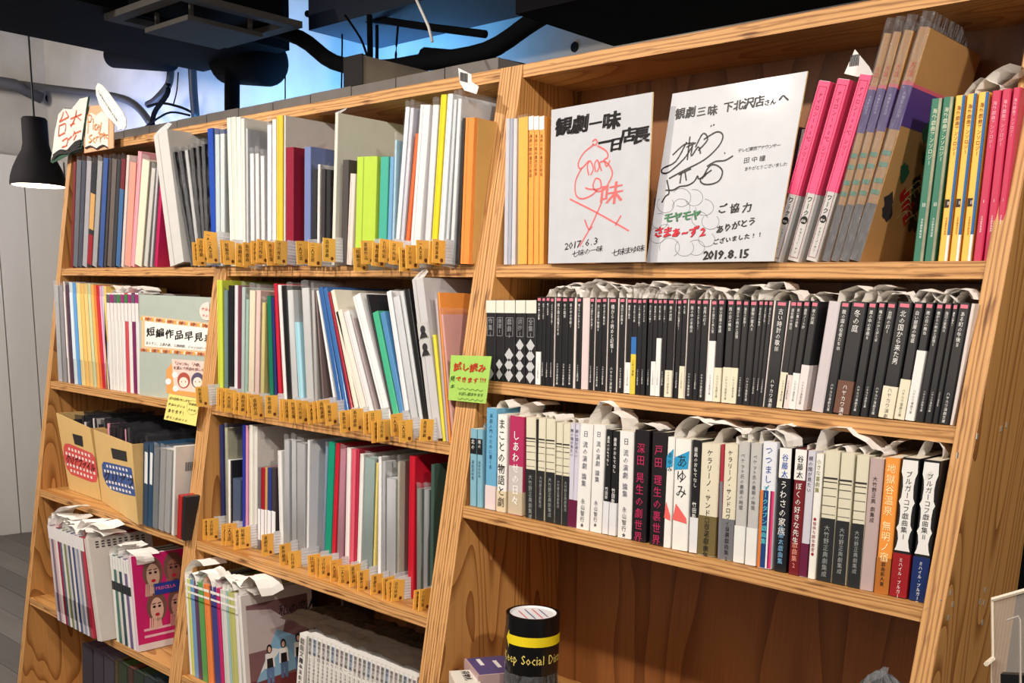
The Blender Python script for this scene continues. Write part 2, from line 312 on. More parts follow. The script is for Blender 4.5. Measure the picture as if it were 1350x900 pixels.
# bright spot over right wall
p = at(877, 6, 1.0); bs = empty('wall_spotlight', p, 'glowing spotlight above the grey wall near the top edge', 'spotlight')
MB().lathe([(0, 0), (.03, .0), (.036, .004), (.036, .05), (.02, .07), (0, .07)], n=20).build('lamp_housing', mat((40, 40, 42), .4), bs, smooth=True, rot=(R(-40), 0, 0))
MB().lathe([(0, -.002), (.031, -.002), (.034, .003)], n=20).build('lens', emit((255, 240, 215), 60), bs, rot=(R(-40), 0, 0))
l2 = lamp('POINT', p+Vector((0, .02, -.06)), (0, 0, 0), 1.6, (1, .9, .82), .03)
for u, v in ((758, 62), (907, 33), (65, 130)):
    Yh = 1.449 if u > 100 else None; q = at(u, v, 1.449) if u > 100 else atx(u, v, -6.799)
    mb = MB(); n = 14
    if u > 100: mb.prism([q+Vector((.017*cos(2*pi*k/n), -.004, .017*sin(2*pi*k/n))) for k in range(n)], (0, .004, 0))
    else: mb.prism([q+Vector((.004, .025*cos(2*pi*k/n), .025*sin(2*pi*k/n))) for k in range(n)], (-.004, 0, 0))
    thing('wall_hole', mb, mat((8, 8, 8), .9), 'round anchor hole in the '+({758: 'grey wall left of the spotlight', 907: 'lit wall right of the spotlight', 65: 'concrete above the pendant lamp'}[u]), 'hole')
# pipe along left concrete wall
thing('wall_pipe', MB().tube([atx(-60, 100, -6.72), atx(20, 112, -6.72), (-6.72, 1.38, 2.66)], .035, 0, 12), mat((90, 90, 96), .5), 'horizontal grey pipe along the concrete wall behind the pendant', 'pipe', smooth=True)
# louvred ceiling vent
vt = empty('ceiling_vent', (-3.35, .5, 2.40), 'dark square ceiling diffuser with raised centre plate', 'vent')
VM = mat((92, 89, 86), .8, .1)
mb = MB(); a, b = .235, .19
for x0, y0, x1, y1 in ((-a, -a, a, -b), (-a, b, a, a), (-a, -b, -b, b), (b, -b, a, b)): mb.box((x0, y0, 0), (x1, y1, .02))
mb.build('frame', VM, vt)
MB().box((-.14, -.14, -.035), (.14, .14, -.02)).build('centre_plate', VM, vt)
for sx in (-1, 1):
    for sy in (-1, 1): MB().box((sx*.11-.006, sy*.11-.006, -.02), (sx*.11+.006, sy*.11+.006, .06)).build('hanger', VM, vt)
MB().box((-.19, -.19, .03), (.19, .19, .12)).build('neck', DARK, vt)
# black box + long grey box on the ledge
q = at(453, 128, .5)
bx = empty('long_casing', (q.x, .5, 2.114), 'long tan casing with black end standing on the ledge', 'box')
MB().box((.002, .004, 0), (.086, .72, .078)).build('casing', mat((150, 138, 122), .8), bx); MB().box((0, 0, 0), (.088, .0039, .082)).build('end_cap', mat((10, 10, 12), .6), bx)
thing('strip_light', MB().box((-4.9, -.25, 2.64), (-4.35, -.21, 2.66)), mat((200, 205, 210), .3), 'thin pale strip under the ceiling at the top left', 'light')
# pendant lamp
pl = at(51, 245, .3); pd = empty('pendant_lamp', (pl.x, .3, pl.z), 'black pendant lamp hanging left of the bookcase', 'lamp'); rr = (pl-EYE).dot(FW)*36/1350*.97
prof = [(1, 0), (1.0, .10), (.96, .32), (.86, .62), (.70, .95), (.52, 1.25), (.46, 1.5), (.45, 2.35), (.40, 2.42), (0.05, 2.42)]
pr_ = [(r*rr, z*rr) for r, z in prof]; inn = [(r*rr*.93, z*rr) for r, z in prof[:6]][::-1]
MB().lathe(pr_, n=48).build('lamp_shade', mat((30, 30, 34), .75, .2), pd, smooth=True)
MB().lathe([(inn[0][0], inn[0][1])]+inn[1:], n=48).build('shade_lining', mat((240, 238, 232), .5), pd, smooth=True)
MB().lathe([(0, rr*.35), (rr*.3, rr*.42), (rr*.36, rr*.6), (rr*.2, rr*.95), (0, rr*1.0)], n=24).build('bulb', emit((255, 240, 215), 25), pd, smooth=True)
MB().tube([(0, 0, rr*2.4), (0, 0, 3.05-pl.z)], .004).build('cord', mat((16, 16, 18), .6), pd)
lamp('SPOT', (pl.x, .3, pl.z+rr*.3), (pl.x, .3, 0), 9, (1, .88, .7), .04, .3, 150)
lamp('POINT', (pl.x, .3, pl.z-.03), (0, 0, 0), 2.2, (1, .92, .8), .05)
# ------------------------------------------------------------------ bookcases
def side(name, x, w, parent, mi, top=1.962):
    pts = [(0, yf(0), 0), (0, YB, 0), (0, YB, top), (0, yf(top), top)]
    mb = MB(); n = 4; vs = pts+[(p[0]+w, p[1], p[2]) for p in pts]
    mb.add(vs, [(0, 1, 2, 3), (7, 6, 5, 4)], 0); mb.add(vs, [(0, 3, 7, 4), (3, 2, 6, 7), (1, 5, 6, 2), (0, 4, 5, 1)], 1)
    mb.f = [tuple(reversed(f)) for f in mb.f]
    return mb.build(name, [WZ[mi], EX], parent, loc=(x-parent.location.x, 0, 0))
def case(x0, x1, Z, label, mi):
    r = empty('bookcase', (x0, 0, 0), label, 'bookcase', 'plywood bookcases')
    pw = .0295; side('side_panel', x0, pw, r, mi); side('side_panel', x1-pw, pw, r, (mi+1) % 3)
    MB().box((pw+.0003, YB-.012, 0), (x1-x0-pw-.0003, YB-.001, Z[0])).build('back_panel', WB, r)
    for i, z in enumerate(Z):
        nm = 'top_board' if i == 0 else 'shelf_board'
        MB().box((0, yf(z), -TH), (x1-x0-2*pw-.001, YB-.0125, 0), 0, {2: 1}).build(nm, [WX, EZ], r, loc=(pw+.0005, 0, z))
    return r
case(-3.494, -2.4905, ZL, 'left sloping plywood bookcase behind the pendant lamp', 0)
case(-2.489, -1.502, ZM, 'middle sloping plywood bookcase full of tagged files', 1)
RC = case(-1.5005, -.497, ZR, 'right sloping plywood bookcase holding the two signed boards', 2)
# staples and screws on the outer face of the right side panel
mt = mat((230, 225, 210), .3, metal=.6)
for (u, v, vert) in [(1253, 781, 1), (1299, 777, 1), (1240, 791, 0), (1256, 796, 1), (1292, 793, 1), (1297, 794, 1), (1250, 814, 1), (1295, 820, 1), (1327, 560, 1), (1288, 575, 1), (1320, 565, 1), (1262, 600, 1)]:
    q = atx(u, v, -.4965)-Vector(RC.location); q.x = 1.0038
    MB().box((0, -.0025, -.004 if vert else -.001), (.001, .0025, .004 if vert else .001)).build('staple', mt, RC, loc=q)
q = at(737, 128, .24); MB().box((-.004, -.008, -.02), (.004, 0, .02)).build('bracket', mat((20, 18, 18), .5), RC, loc=Vector((q.x, .242, q.z))-RC.location)
# ------------------------------------------------------------------ books and files
rnd = random.Random(11)
def place(u0, u1, vt, ub, Y, Z):
    T = at(u0, vt, Y); X1 = at(u1, vt, Y).x; xb = Xat(ub, Y, Z)
    th = math.atan2(T.x-xb, T.z-Z); w = (X1-T.x)*cos(th); h = (T.z-Z)/cos(th)
    if th > 0: h -= w*sin(th)*.5
    return xb, th, w, h
def root(name, xb, th, w, Y, Z, label, cat, group):
    lift = w*sin(th) if th > 0 else 0
    return empty(name, (xb, Y, Z+lift+.0006), label, cat, group, (0, th, 0))
def curl(mb, x, y0, y1, z, r, n=7, k=1.0, ang=3.4):
    """crumpled paper slip rising from z and folding towards +x"""
    P = [(x, z-.012)]; px, pz = x, z; a = R(78+rnd.uniform(-14, 14)); st = r*ang/n
    for i in range(n+1):
        P.append((px, pz)); px += cos(a)*st*k; pz += sin(a)*st; a -= ang/n*rnd.uniform(.2, 1.8)
    sk = rnd.uniform(-.008, .02); vs = []
    for i, (a_, b_) in enumerate(P):
        q = (i > 1)*r*.14; ym = (y0+y1)/2
        vs += [(a_+rnd.uniform(-q, q), y0+sk*i/n, b_+rnd.uniform(-q, q)), (a_+rnd.uniform(-q, q), ym+sk*i/n, b_+rnd.uniform(-q, q)), (a_+rnd.uniform(-q, q), y1+sk*i/n, b_+rnd.uniform(-q, q))]
    mb.add(vs, [(3*i+j, 3*i+j+1, 3*i+j+4, 3*i+j+3) for i in range(len(P)-1) for j in (0, 1)])
def book(u0, u1, vt, ub, Y, Z, label, c=BLACK, cat='book', group=None, D=.105, name='book', title=None, tc=WHITE, tz=.04, ts=.7, obi=None, top=None,
         mark=None, slip=0, cc=None, rough=.4, hard=0, sub=None, bands=(), stub=.97, pages=None, ttl2=None, bold=.012, geo=None, tpitch=1.05, cover=None):
    xb, th, w, h = geo or place(u0, u1, vt, ub, Y, Z); w = max(w*stub, .0022)
    r = root(name, xb, th, w, Y, Z, label, cat, group)
    t = .0009 if not hard else .002; t = min(t, w*.2); m = mat(c, rough, .45, .25 if rough < .45 else 0); mb = MB()
    s = min(w*.16, .0016)
    # wrap cover: bevelled spine + two boards
    pts = [(0, D, 0), (0, s, 0), (s, 0, 0), (w-s, 0, 0), (w, s, 0), (w, D, 0), (w-t, D, 0), (w-t, s+t, 0), (t, s+t, 0), (t, D, 0)]
    mats = [m]
    vs = [Vector(p) for p in pts]; n = len(vs); vs2 = [v+Vector((0, 0, h)) for v in vs]; mb.add(vs+vs2, [(i, (i+1) % n, (i+1) % n+n, i+n) for i in range(n)])
    mb.add(vs2, [(0, 1, 8, 9), (1, 2, 7, 8), (2, 3, 7), (3, 4, 7), (4, 5, 6, 7)]); mb.add(vs, [(9, 8, 1, 0), (8, 7, 2, 1), (7, 3, 2), (7, 4, 3), (7, 6, 5, 4)])
    if cc:
        mats.append(mat(cc, rough, .45)); mb.m[4] = 1
    cvr = mb.build('cover', mats, r)
    MB().box((t*1.05, s+t*1.05, .001+(.002 if hard else 0)), (w-t*1.05, D-(.003 if hard else .0006), h-(.003 if hard else .0005))).build('page_block', mat(pages or (228, 218, 198), .85), r)
    e = .0004
    def band(z0, z1, c2, nm, ext=e, depth=None):
        d = depth or D*.98; MB().box((-ext*.4, -ext, z0), (w+ext*.4, d, z1)).build(nm, mat(c2, .45, .4), r) if nm == 'obi' else MB().box((.0001, -ext*.7, z0), (w-.0001, s*.5, z1)).build(nm, mat(c2, .45, .4), r)
    if obi: band(.0008, h*obi[0], obi[1], 'obi')
    if top: band(h*(1-top[0]), h-.0003, top[1], 'spine_top')
    for b0, b1, bc in bands: band(h*b0, h*b1, bc, 'spine_band')
    if mark: MB().box((w*.18, -e*1.2, h*.955), (w*.82, 0, h*.985)).build('spine_mark', mat(mark, .5), r)
    if title:
        mb = MB(); sz = min(w*ts, .03); vtext(mb, title, (w/2, -e*1.6, h*(1-tz)), EXV, EZV, sz, tpitch, 0, bold, .92); mb.build('title_lettering', mat(tc, .6, var=0), cvr)
    if ttl2:
        for (tx, c2, z_, fs) in ttl2:
            mb = MB(); vtext(mb, tx, (w/2, -e*2, h*z_), EXV, EZV, min(w*fs, .03), 1.05, 0, .006, .92); mb.build('title_lettering', mat(c2, .6, var=0), r)
    if slip:
        mb = MB(); curl(mb, w*.5, .002+rnd.uniform(0, .015), .05+rnd.uniform(0, .03), h, slip*rnd.uniform(.8, 1.2), k=rnd.uniform(.9, 1.4), ang=rnd.uniform(2.0, 3.6)); o = mb.build('paper_slip', SLIP, r)
    if cover: cover(r, w, D, h)
    return r
# ------------------------------ right bookcase, middle shelf: black paperbacks
Y2 = -.018; Z = ZR[2]
TT = ['黒い幕の詩集', '劇作ノート抄', '夜の対話', 'ふたりの部屋と庭', '鏡の国の役者たち', '冬の庭', '風の中の手紙', '橋の下のひとびと', '台所の灯', '北の国から来た男', '白い部屋の物語', '雨の日の舞台', '橋からの眺めと記憶', '海辺の家族', '最後の客人', 'ある町の午後', '三人の姉妹の話', '月とオレンジ', '古い時計の歌', '道化師の休日']
AU = ['Ⅰ', 'Ⅱ', 'Ⅲ']
def leanpx(u):
    T = [(640, .018), (715, .018), (840, .03), (900, .045), (960, .06), (1000, .09), (1030, .125), (1090, .16), (1300, .182)]
    for (a, x), (b, y) in zip(T, T[1:]):
        if u <= b: return x+(y-x)*(u-a)/(b-a)
    return .182
def vt2(u): return 391.5+(u-709)*.0148
def ub2(u, vt, Z, Y):
    xb = at(u, vt, Y); return u-leanpx(u)*((pz(xb.x, Y, Z)-vt))
def pz(x, Y, Z):
    d = Vector((x, Y, Z))-EYE; return 700-1350*d.dot(UP)/d.dot(FW)
# white topped diamond volumes
for i, (a, b) in enumerate([(641, 654), (654.3, 665), (665.3, 679.5), (680, 693), (693.5, 707.5)]):
    def dia(r, w, D, h, i=i):
        mb = MB(); nd = [1, 2, 3, 4, 4][i]
        for k in range(nd):
            z = h*(.085+.125*k); q = min(w*.42, .0125); mb.add([(w/2-q, -.0009, z), (w/2, -.0009, z-q*1.15), (w/2+q, -.0009, z), (w/2, -.0009, z+q*1.15)], [(0, 1, 2, 3)])
        mb.build('diamond_print', mat((190, 192, 196), .5), r)
        mb = MB(); x0, x1, z0, z1 = w*.15, w*.85, h*.56, h*.79
        for p in ((x0, z0, x0+.0008, z1), (x1-.0008, z0, x1, z1), (x0, z0, x1, z0+.0008), (x0, z1-.0008, x1, z1)): mb.box((p[0], -.0008, p[1]), (p[2], -.0004, p[3]))
        vtext(mb, ['作集', '曲選', '戯曲', '詩抄', '全集'][i]+'Ⅰ', (w/2, -.0009, h*.78), EXV, EZV, w*.45, 1.05)
        mb.build('title_frame', mat((150, 152, 156), .5), r)
    book(a, b, 396, a-1, Y2, Z, f'black volume with white top band and grey diamonds, {nth(i+1)} from left', (30, 30, 33), group='diamond patterned volumes', top=(.155, (222, 220, 208)), cover=dia, title=None)
SP2 = []   # (top px left, right, kind)
def cv(X, x0, k): return x0+X/k
raw = [(708.2, 714.3, 'w', (WHITE, .38)), (714.5, 719.6, '', 0), (720, 725.5, '', 0), (725.7, 731, '', 0), (733, 741, '', 0), (741.2, 749.3, '', 0), (749.5, 757.3, '', 0), (761, 767.3, '', 0), (768, 777.5, 'P', 0), (778, 784.5, '', 0), (786, 793.8, '', 0), (794, 801, '', 0), (803, 814.5, '', 0), (817, 825, '', 0), (827, 833.8, 'w', (WHITE, .33)), (834, 840.8, 'by', 0)]
for a, b, k, o in [(3, 30, '', 0), (31, 56, '', 0), (65, 91, '', 0), (93, 118, 'w', (WHITE, .36)), (120, 145, 'w', (WHITE, .6)), (147, 172, '', 0), (175, 214, 'w', (CREAM, .28)), (220, 226, '', 0), (228, 256, '', 0), (258, 286, 'w', (CREAM, .33)), (295, 336, '', 0), (338, 366, '', 0), (368, 410, '', 0), (420, 456, 'w', (WHITE, .6)), (459, 500, 'w', (CREAM, .34)), (511, 555, 'w', (CREAM, .35)), (558, 597, 'w', (CREAM, .35)), (600, 636, '', 0), (640, 684, '', 0), (688, 718, '', 0), (720, 743, '', 0), (745, 772, '', 0), (786, 858, '', 0), (868, 909, 'w', (CREAM, .34))]:
    raw.append((840+a/4.287, 840+b/4.287, k, o))
for a, b, k, o in [(2, 37, 'w', ((226, 212, 208), .32)), (40, 78, 'w', (WHITE, .34)), (82, 125, 'w', ((232, 222, 222), .42)), (174, 240, 'T', 0), (242, 295, '', 0), (298, 386, 'w', ((112, 76, 62), .3)), (390, 440, '', 0), (444, 486, '', 0), (490, 545, '', 0), (548, 630, 'w', (CREAM, .28)), (636, 692, 'w', (CREAM, .35)), (697, 746, 'w', (WHITE, .6)), (756, 799, '', 0), (801, 844, '', 0), (846, 876, '', 0), (878, 942, '', 0)]:
    raw.append((1050+a/4.09, 1050+b/4.09, k, o))
cnt = 0; tot = {}
desc_n = {}
for i, (a, b, k, o) in enumerate(raw):
    vt = vt2(a)+rnd.uniform(-.4, .6); ub = ub2(a, vt, Z, Y2); cnt += 1
    if k == 'by': o = None
    d = 'black paperback' if k in ('', 'T') else 'black paperback with white lower wrapper'
    if k == 'w':
        col = o[0]; d = 'black paperback with '+('white' if col == WHITE else 'cream' if col == CREAM else 'brown' if col[0] < 130 else 'pale pink')+' lower wrapper'
    if k == 'by': d = 'black paperback with blue and yellow wrapper'
    if k == 'P': d = 'pale pinkish slim book among black paperbacks'
    if k == 'T': d = 'grey and white book in clear film among black paperbacks'
    desc_n[d] = desc_n.get(d, 0)+1
    lab = f'{d}, {nth(desc_n[d])} such from left, right bookcase middle shelf' if k not in ('by', 'P', 'T') else d
    kw = dict(c=BLACK, mark=(226, 120, 140), title=TT[i % 20]+('' if k else AU[i % 3]), tz=.07, ts=.46, slip=.02 if rnd.random() < .8 and i < len(raw)-2 else 0, D=.105, group='small black paperbacks', rough=.38, tpitch=.98)
    w_ = b-a
    pub = [('ハヤカワ演劇文庫' if k != 'P' else '', WHITE if not (k == 'w' and o[0][0] > 130) else (120, 116, 112), .27, .34)]
    if k == 'P': kw.update(c=(222, 204, 204), mark=None, title=None)
    elif k == 'T': kw.update(c=(206, 198, 202), mark=None, title=None, cc=(150, 146, 148))
    elif k == 'by': kw.update(bands=((.0, .42, (226, 200, 70)), (.42, .60, (50, 110, 180))), ttl2=[('二人の演劇', (60, 50, 40), .36, .5)])
    else: kw.update(ttl2=pub)
    if k == 'w': kw.update(obi=(o[1], o[0]))
    if i > 0 and k == '' and a-raw[i-1][1] > 1.5: pass
    book(a, b, vt, ub, Y2, Z, lab, **kw)
    # pale page edge showing in the gap before the next book = pale thin book
for n_, (a, b) in enumerate([(731.2, 732.8), (757.6, 760.6), (784.8, 785.8), (801.3, 802.8), (815, 816.8), (825.3, 826.8), (906.8-15.8, 891.6), (906.8, 908.6), (935.9, 937.8), (1020.3, 1023.1), (1040.3, 1042.4), (1281, 1286)]):
    vt = vt2(a)+.5; book(a, b, vt, ub2(a, vt, Z, Y2), Y2+.002, Z, f'pale slim booklet between black paperbacks, {nth(n_+1)} from left', (222, 210, 206), group='slim pale booklets', D=.1, stub=.9)
# ------------------------------ right bookcase, lower shelf
Y3 = -.052; Z = ZR[3]; K = dict(D=.148)
def b3(u0, u1, vt, ub, label, **k):
    kk = dict(K); kk.update(k); return book(u0, u1, vt, ub, Y3, Z, label, **kk)
b3(620, 628.3, 565, 619, 'slim blue and white book, leftmost on the right lower shelf', c=(128, 176, 196), bands=((.68, .88, (24, 24, 28)),), title='北の', tz=.13, ts=.6, ttl2=[('演劇資料集', (40, 80, 100), .6, .45)], group='twin slim blue books')
b3(629, 636, 566, 628.5, 'slim blue and white book, second on the right lower shelf', c=(128, 176, 196), bands=((.68, .88, (24, 24, 28)),), title='南の', tz=.13, ts=.6, slip=.014, ttl2=[('演劇資料集', (40, 80, 100), .6, .45)], group='twin slim blue books')
b3(641.3, 655, 537.5, 639.5, 'sky blue book with pale pink lower wrapper', c=(104, 168, 204), obi=(.24, (224, 206, 206)), title='演劇入門のために書く本', tc=(40, 90, 130), tz=.05, ts=.35, slip=.022)
b3(656, 668.5, 546, 654.5, 'white book with bold black hand lettering and cream wrapper', c=(236, 234, 230), title='まことの物語と劇', tc=INK, tz=.04, ts=.85, obi=(.22, (216, 200, 170)), bold=.02)
b3(672, 691, 548, 669.8, 'magenta book with pale grey lower half', c=(176, 44, 92), obi=(.24, (196, 180, 156)), bands=((.24, .5, (196, 188, 186)),), title='しあわせの日々', tc=WHITE, tz=.14, ts=.55, slip=.02, bold=.02)
def bars(r, w, D, h):
    mb = MB()
    for z, t in ((.79, .012), (.765, .005), (.72, .004), (.66, .002), (.585, .003), (.52, .002)): mb.box((.0003, -.0009, h*z), (w-.0003, -.0003, h*(z+t)))
    mb.build('stripe_print', mat((40, 38, 40), .5), r)
def striped(u0, u1, vt, ub, lab): b3(u0, u1, vt, ub, lab, c=(218, 212, 190), bands=((.0, .49, (34, 36, 38)),), cover=bars, ttl2=[('大竹野正典劇集成', (150, 152, 152), .44, .42)], group='striped cream and black volumes', slip=.008)
for i, (a, b, v, ub) in enumerate([(693.2, 706.5, 550, 693), (709.8, 719.3, 551, 707.5), (720, 732, 552, 719), (733.5, 742, 557, 731.5), (742.5, 751.8, 558, 740.8)]):
    striped(a, b, v, ub, f'cream volume with black stripes and black lower half, {nth(i+1)} from left')
b3(706.8, 709.6, 553, 706.4, 'very thin black book between the striped cream volumes', c=(30, 28, 30))
for i, (a, b, v, ub) in enumerate([(752, 757.8, 558, 748.5), (758.6, 764.5, 559, 754)]):
    b3(a, b, v, ub, f'slim lavender book with plum lower wrapper, {nth(i+1)} of the left pair', c=(206, 202, 218), title='親の顔が見たい', tc=(60, 54, 90), tz=.05, ts=.7, obi=(.27, (98, 22, 58)), group='slim lavender books')
for i, (a, b, v, ub) in enumerate([(764.8, 782.2, 558, 759), (782.6, 798.6, 559, 777), (817, 836, 568, 813.5)]):
    b3(a, b, v, ub, f'white volume with spaced grey title, {nth(i+1)} from left on the lower shelf', c=(232, 230, 228), title='日 流の演劇 論集', tc=(90, 90, 110), tz=.06, ts=.42, ttl2=[('永山智行★', (70, 70, 80), .3, .36)], group='white volumes with grey titles', slip=.024)
for i, (a, b, v, ub) in enumerate([(799.5, 807, 566, 794), (807.6, 816.6, 568, 802.5), (913, 924, 580, 908.5)]):
    b3(a, b, v, ub, f'black book with white lower wrapper and white title, {nth(i+1)} on lower shelf', c=(20, 20, 24), title='最高のおもてなし', tz=.06, ts=.52, obi=(.32, (222, 222, 226)), ttl2=[('竹田新', WHITE, .46, .6)], group='black books with white wrappers')
for i, (a, b, v, ub) in enumerate([(837, 856.5, 566.5, 832), (860, 880, 569, 855.5)]):
    b3(a, b, v, ub, f'thick black book lettered in magenta, {["left", "right"][i]} of the pair', c=(20, 14, 20), title=['深田 晃生の劇世界', '戸田 理生の裏世界'][i], tc=(176, 34, 84), tz=.11, ts=.62, hard=1, group='magenta lettered black books', bold=.02, tpitch=1.12)
for i, (a, b, v, ub) in enumerate([(880.4, 889.8, 576, 873.8), (890.4, 911.5, 578, 885.2)]):
    def ay(r, w, D, h, i=i):
        mb = MB(); mb.add([(0, -.0006, h*.72), (w*.9, -.0006, h*.74), (w*.95, -.0006, h*.9), (0, -.0006, h*.83)], [(0, 1, 2, 3)]); mb.build('blue_print', mat((40, 150, 200), .5), r)
        mb = MB(); mb.add([(0, -.0006, h*.27), (w*.95, -.0006, h*.25), (w*.9, -.0006, h*.30), (w*.2, -.0006, h*.42)], [(0, 1, 2, 3)]); mb.build('coral_print', mat((232, 100, 96), .5), r)
    b3(a, b, v, ub, f'white book with blue and coral shapes and black kana, {["left", "right"][i]} of the pair', c=(236, 234, 230), title='あゆみ', tc=INK, tz=.13, ts=.8, cover=ay, group='white books with blue and coral shapes', slip=.03, bold=.01)
b3(925, 950, 584, 918.5, 'cream volume with black kana and olive lower wrapper', c=(222, 214, 192), title='ケラリーノ・サンドロヴィッチ', tc=INK, tz=.05, ts=.34, obi=(.36, (110, 96, 58)), ttl2=[('自選戯曲集1', INK, .3, .34)], slip=.02)
b3(950.8, 954.6, 586, 946, 'narrow crimson and grey book between two cream volumes', c=(176, 40, 60), bands=((.0, .68, (120, 122, 130)),))
b3(955.5, 973, 585, 949, 'cream volume with black kana and steel grey lower wrapper', c=(222, 214, 192), title='ケラリーノ・サンドロヴィッチ', tc=INK, tz=.05, ts=.42, obi=(.36, (112, 112, 118)), ttl2=[('自選戯曲集2', INK, .3, .4)], slip=.03)
for i, (a, b, v, ub) in enumerate([(974, 988.5, 582, 966.5), (990, 1004.3, 584, 982.3)]):
    b3(a, b, v, ub, f'pale grey book with white lower wrapper, {["left", "right"][i]} of the pair', c=(190, 188, 186), title='ベケット氏の最期の時間', tc=(90, 90, 96), tz=.09, ts=.42, obi=(.31, (228, 228, 226)), group='pale grey books', slip=.025)
def multi(r, w, D, h):
    for x0, x1, c in ((.0, .22, (214, 120, 50)), (.22, .6, (20, 60, 120)), (.6, .72, WHITE), (.72, .86, (140, 30, 90)), (.86, 1, (220, 60, 110))):
        MB().box((w*x0+.0001, -.0005, .001), (w*x1, 0, h*.62)).build('colour_stripe', mat(c, .5), r)
    mb = MB(); vtext(mb, 'マークタブン戯曲集', (w*.4, -.0009, h*.66), EXV, EZV, w*.4, 1.1, 0, .02); mb.build('title_lettering', mat((90, 200, 210), .5), r)
b3(1006, 1025, 582, 997.8, 'white topped book with orange, blue and pink spine stripes', c=(226, 228, 236), title='つつましく', tc=(40, 80, 160), tz=.03, ts=.6, cover=multi, slip=.026)
b3(1028.6, 1044.6, 590, 1020.2, 'thick navy-black book with blue author name and white title', c=(16, 16, 24), top=(.24, WHITE), title='谷藤太', tc=(50, 90, 170), tz=.045, ts=.62, ttl2=[('うわさの家族', WHITE, .74, .7), ('谷藤太戯曲集', (120, 170, 210), .38, .5)], hard=1, bold=.03)
b3(1049.2, 1064.6, 592, 1038.5, 'dark red book with white lettered title beside the navy one', c=(112, 16, 28), top=(.24, WHITE), title='谷藤太', tc=INK, tz=.045, ts=.62, ttl2=[('ぼくの好きな先生', WHITE, .74, .62), ('戯曲集2', (230, 150, 130), .27, .55)], hard=1, bold=.03, slip=.01)
b3(1065.2, 1075.6, 594, 1053, 'lavender book with dark title and plum base, right half of shelf', c=(204, 202, 214), title='親の顔が見たい', tc=(50, 48, 70), tz=.04, ts=.62, obi=(.27, (98, 22, 58)), slip=.028)
b3(1076, 1086, 598, 1064.2, 'narrow white book with olive and red lettering', c=(236, 234, 228), title='小さな喜劇集', tc=(130, 130, 60), tz=.04, ts=.7, ttl2=[('●愉快な脚本教室●', (150, 30, 50), .5, .55)], slip=.01)
for i, (a, b, v, ub) in enumerate([(1088, 1108, 594, 1076.4), (1109, 1127, 597, 1097), (1129.6, 1146.6, 600, 1117)]):
    striped(a, b, v, ub, f'cream volume with black stripes and black lower half, {nth(i+6)} from left')
b3(1147.2, 1166, 604, 1132.8, 'mauve grey book with small dark title near the right end', c=(186, 164, 162), title='大竹野正典 劇集成', tc=(60, 44, 50), tz=.13, ts=.38, slip=.022)
b3(1167.4, 1187, 603, 1152.4, 'orange book with white brush lettering and ochre base', c=(238, 150, 62), title='地獄谷温泉 無明ノ宿', tc=(252, 226, 170), tz=.04, ts=.7, obi=(.27, (178, 106, 40)), ttl2=[('戯曲新人賞', INK, .24, .34)])
for i, (a, b, v, ub, c) in enumerate([(1190, 1215.5, 603, 1172.4, (150, 20, 30)), (1218, 1243, 606, 1198.3, (16, 40, 96))]):
    def scal(r, w, D, h):
        mb = MB(); L = []; Rr = []
        zs = [.34, .37, .42, .47, .50, .53, .6, .66, .69, .72, .8, .86, .9, .95, .985]
        xs = [.04, .13, .2, .14, .04, .16, .18, .14, .03, .15, .19, .14, .03, .05, .06]
        for z, x in zip(zs, xs): L.append((w*x, -.0006, h*z)); Rr.append((w*(1-x), -.0006, h*z))
        mb.add(L+Rr, [(k, k+len(L), k+1+len(L), k+1) for k in range(len(L)-1)]); mb.build('scalloped_label', mat((232, 230, 228), .5), r)
        mb = MB(); vtext(mb, 'ブルガーコフ戯曲集'+'ⅠⅡ'[i], (w/2, -.001, h*.91), EXV, EZV, w*.40, 1.02); mb.build('title_lettering', mat(INK), r)
    b3(a, b, v, ub, f'book with white scalloped label and {["red", "navy blue"][i]} lower wrapper at the shelf end', c=(22, 22, 24), obi=(.32, c), cover=scal, ttl2=[('ミハイル・ブルガーコフ', WHITE, .29, .26)], slip=.02*(1-i), stub=.9)
# ------------------------------ right bookcase, top shelf
Z = ZR[1]; Y1 = .022
def b1(u0, u1, vt, ub, label, **k):
    kk = dict(D=.18); kk.update(k); return book(u0, u1, vt, ub, Y1, Z, label, **kk)
for i, (a, b) in enumerate([(666.5, 671.5), (672, 676), (676.6, 681.6)]):
    b1(a, b, 157, a-3, f'slim silvery grey booklet at the left end of the top shelf, {nth(i+1)}', c=[(196, 196, 206), (168, 172, 186), (206, 206, 214)][i], group='slim grey booklets', rough=.2)
def sleeve_on(r, w, D, h, up=.012, m=None, front=.0015, side=1):
    mb = MB(); x0, x1, y0, y1, z1 = -.0004, w+.0006, -front, D, h+up
    mb.add([(x0, y0, 0), (x1, y0, 0), (x1, y0, z1), (x0, y0, z1), (x1, y1, 0), (x1, y1, z1), (x1, y0, h), (x1, y1, h)], [(0, 1, 2, 3), (1, 4, 5, 2) if side else (6, 7, 5, 2)]); mb.build('clear_sleeve', m or PLAS, r)
b1(683, 695.5, 156, 682, 'yellow booklet in a shiny clear sleeve', c=(246, 186, 30), rough=.3, cover=lambda r, w, D, h: sleeve_on(r, w, D, h, .004))
for i, (a, b, u) in enumerate([(697, 703.6, 695.5), (704, 710.4, 703), (711, 717.5, 710)]):
    b1(a, b, 154, u, f'orange booklet with white top, {nth(i+1)} of three beside the first signed board', c=(246, 164, 74), top=(.09, (240, 236, 232)), title='演劇の教科書改訂新版', tc=(110, 60, 30), tz=.12, ts=.6, group='orange booklets', cc=(244, 160, 72))
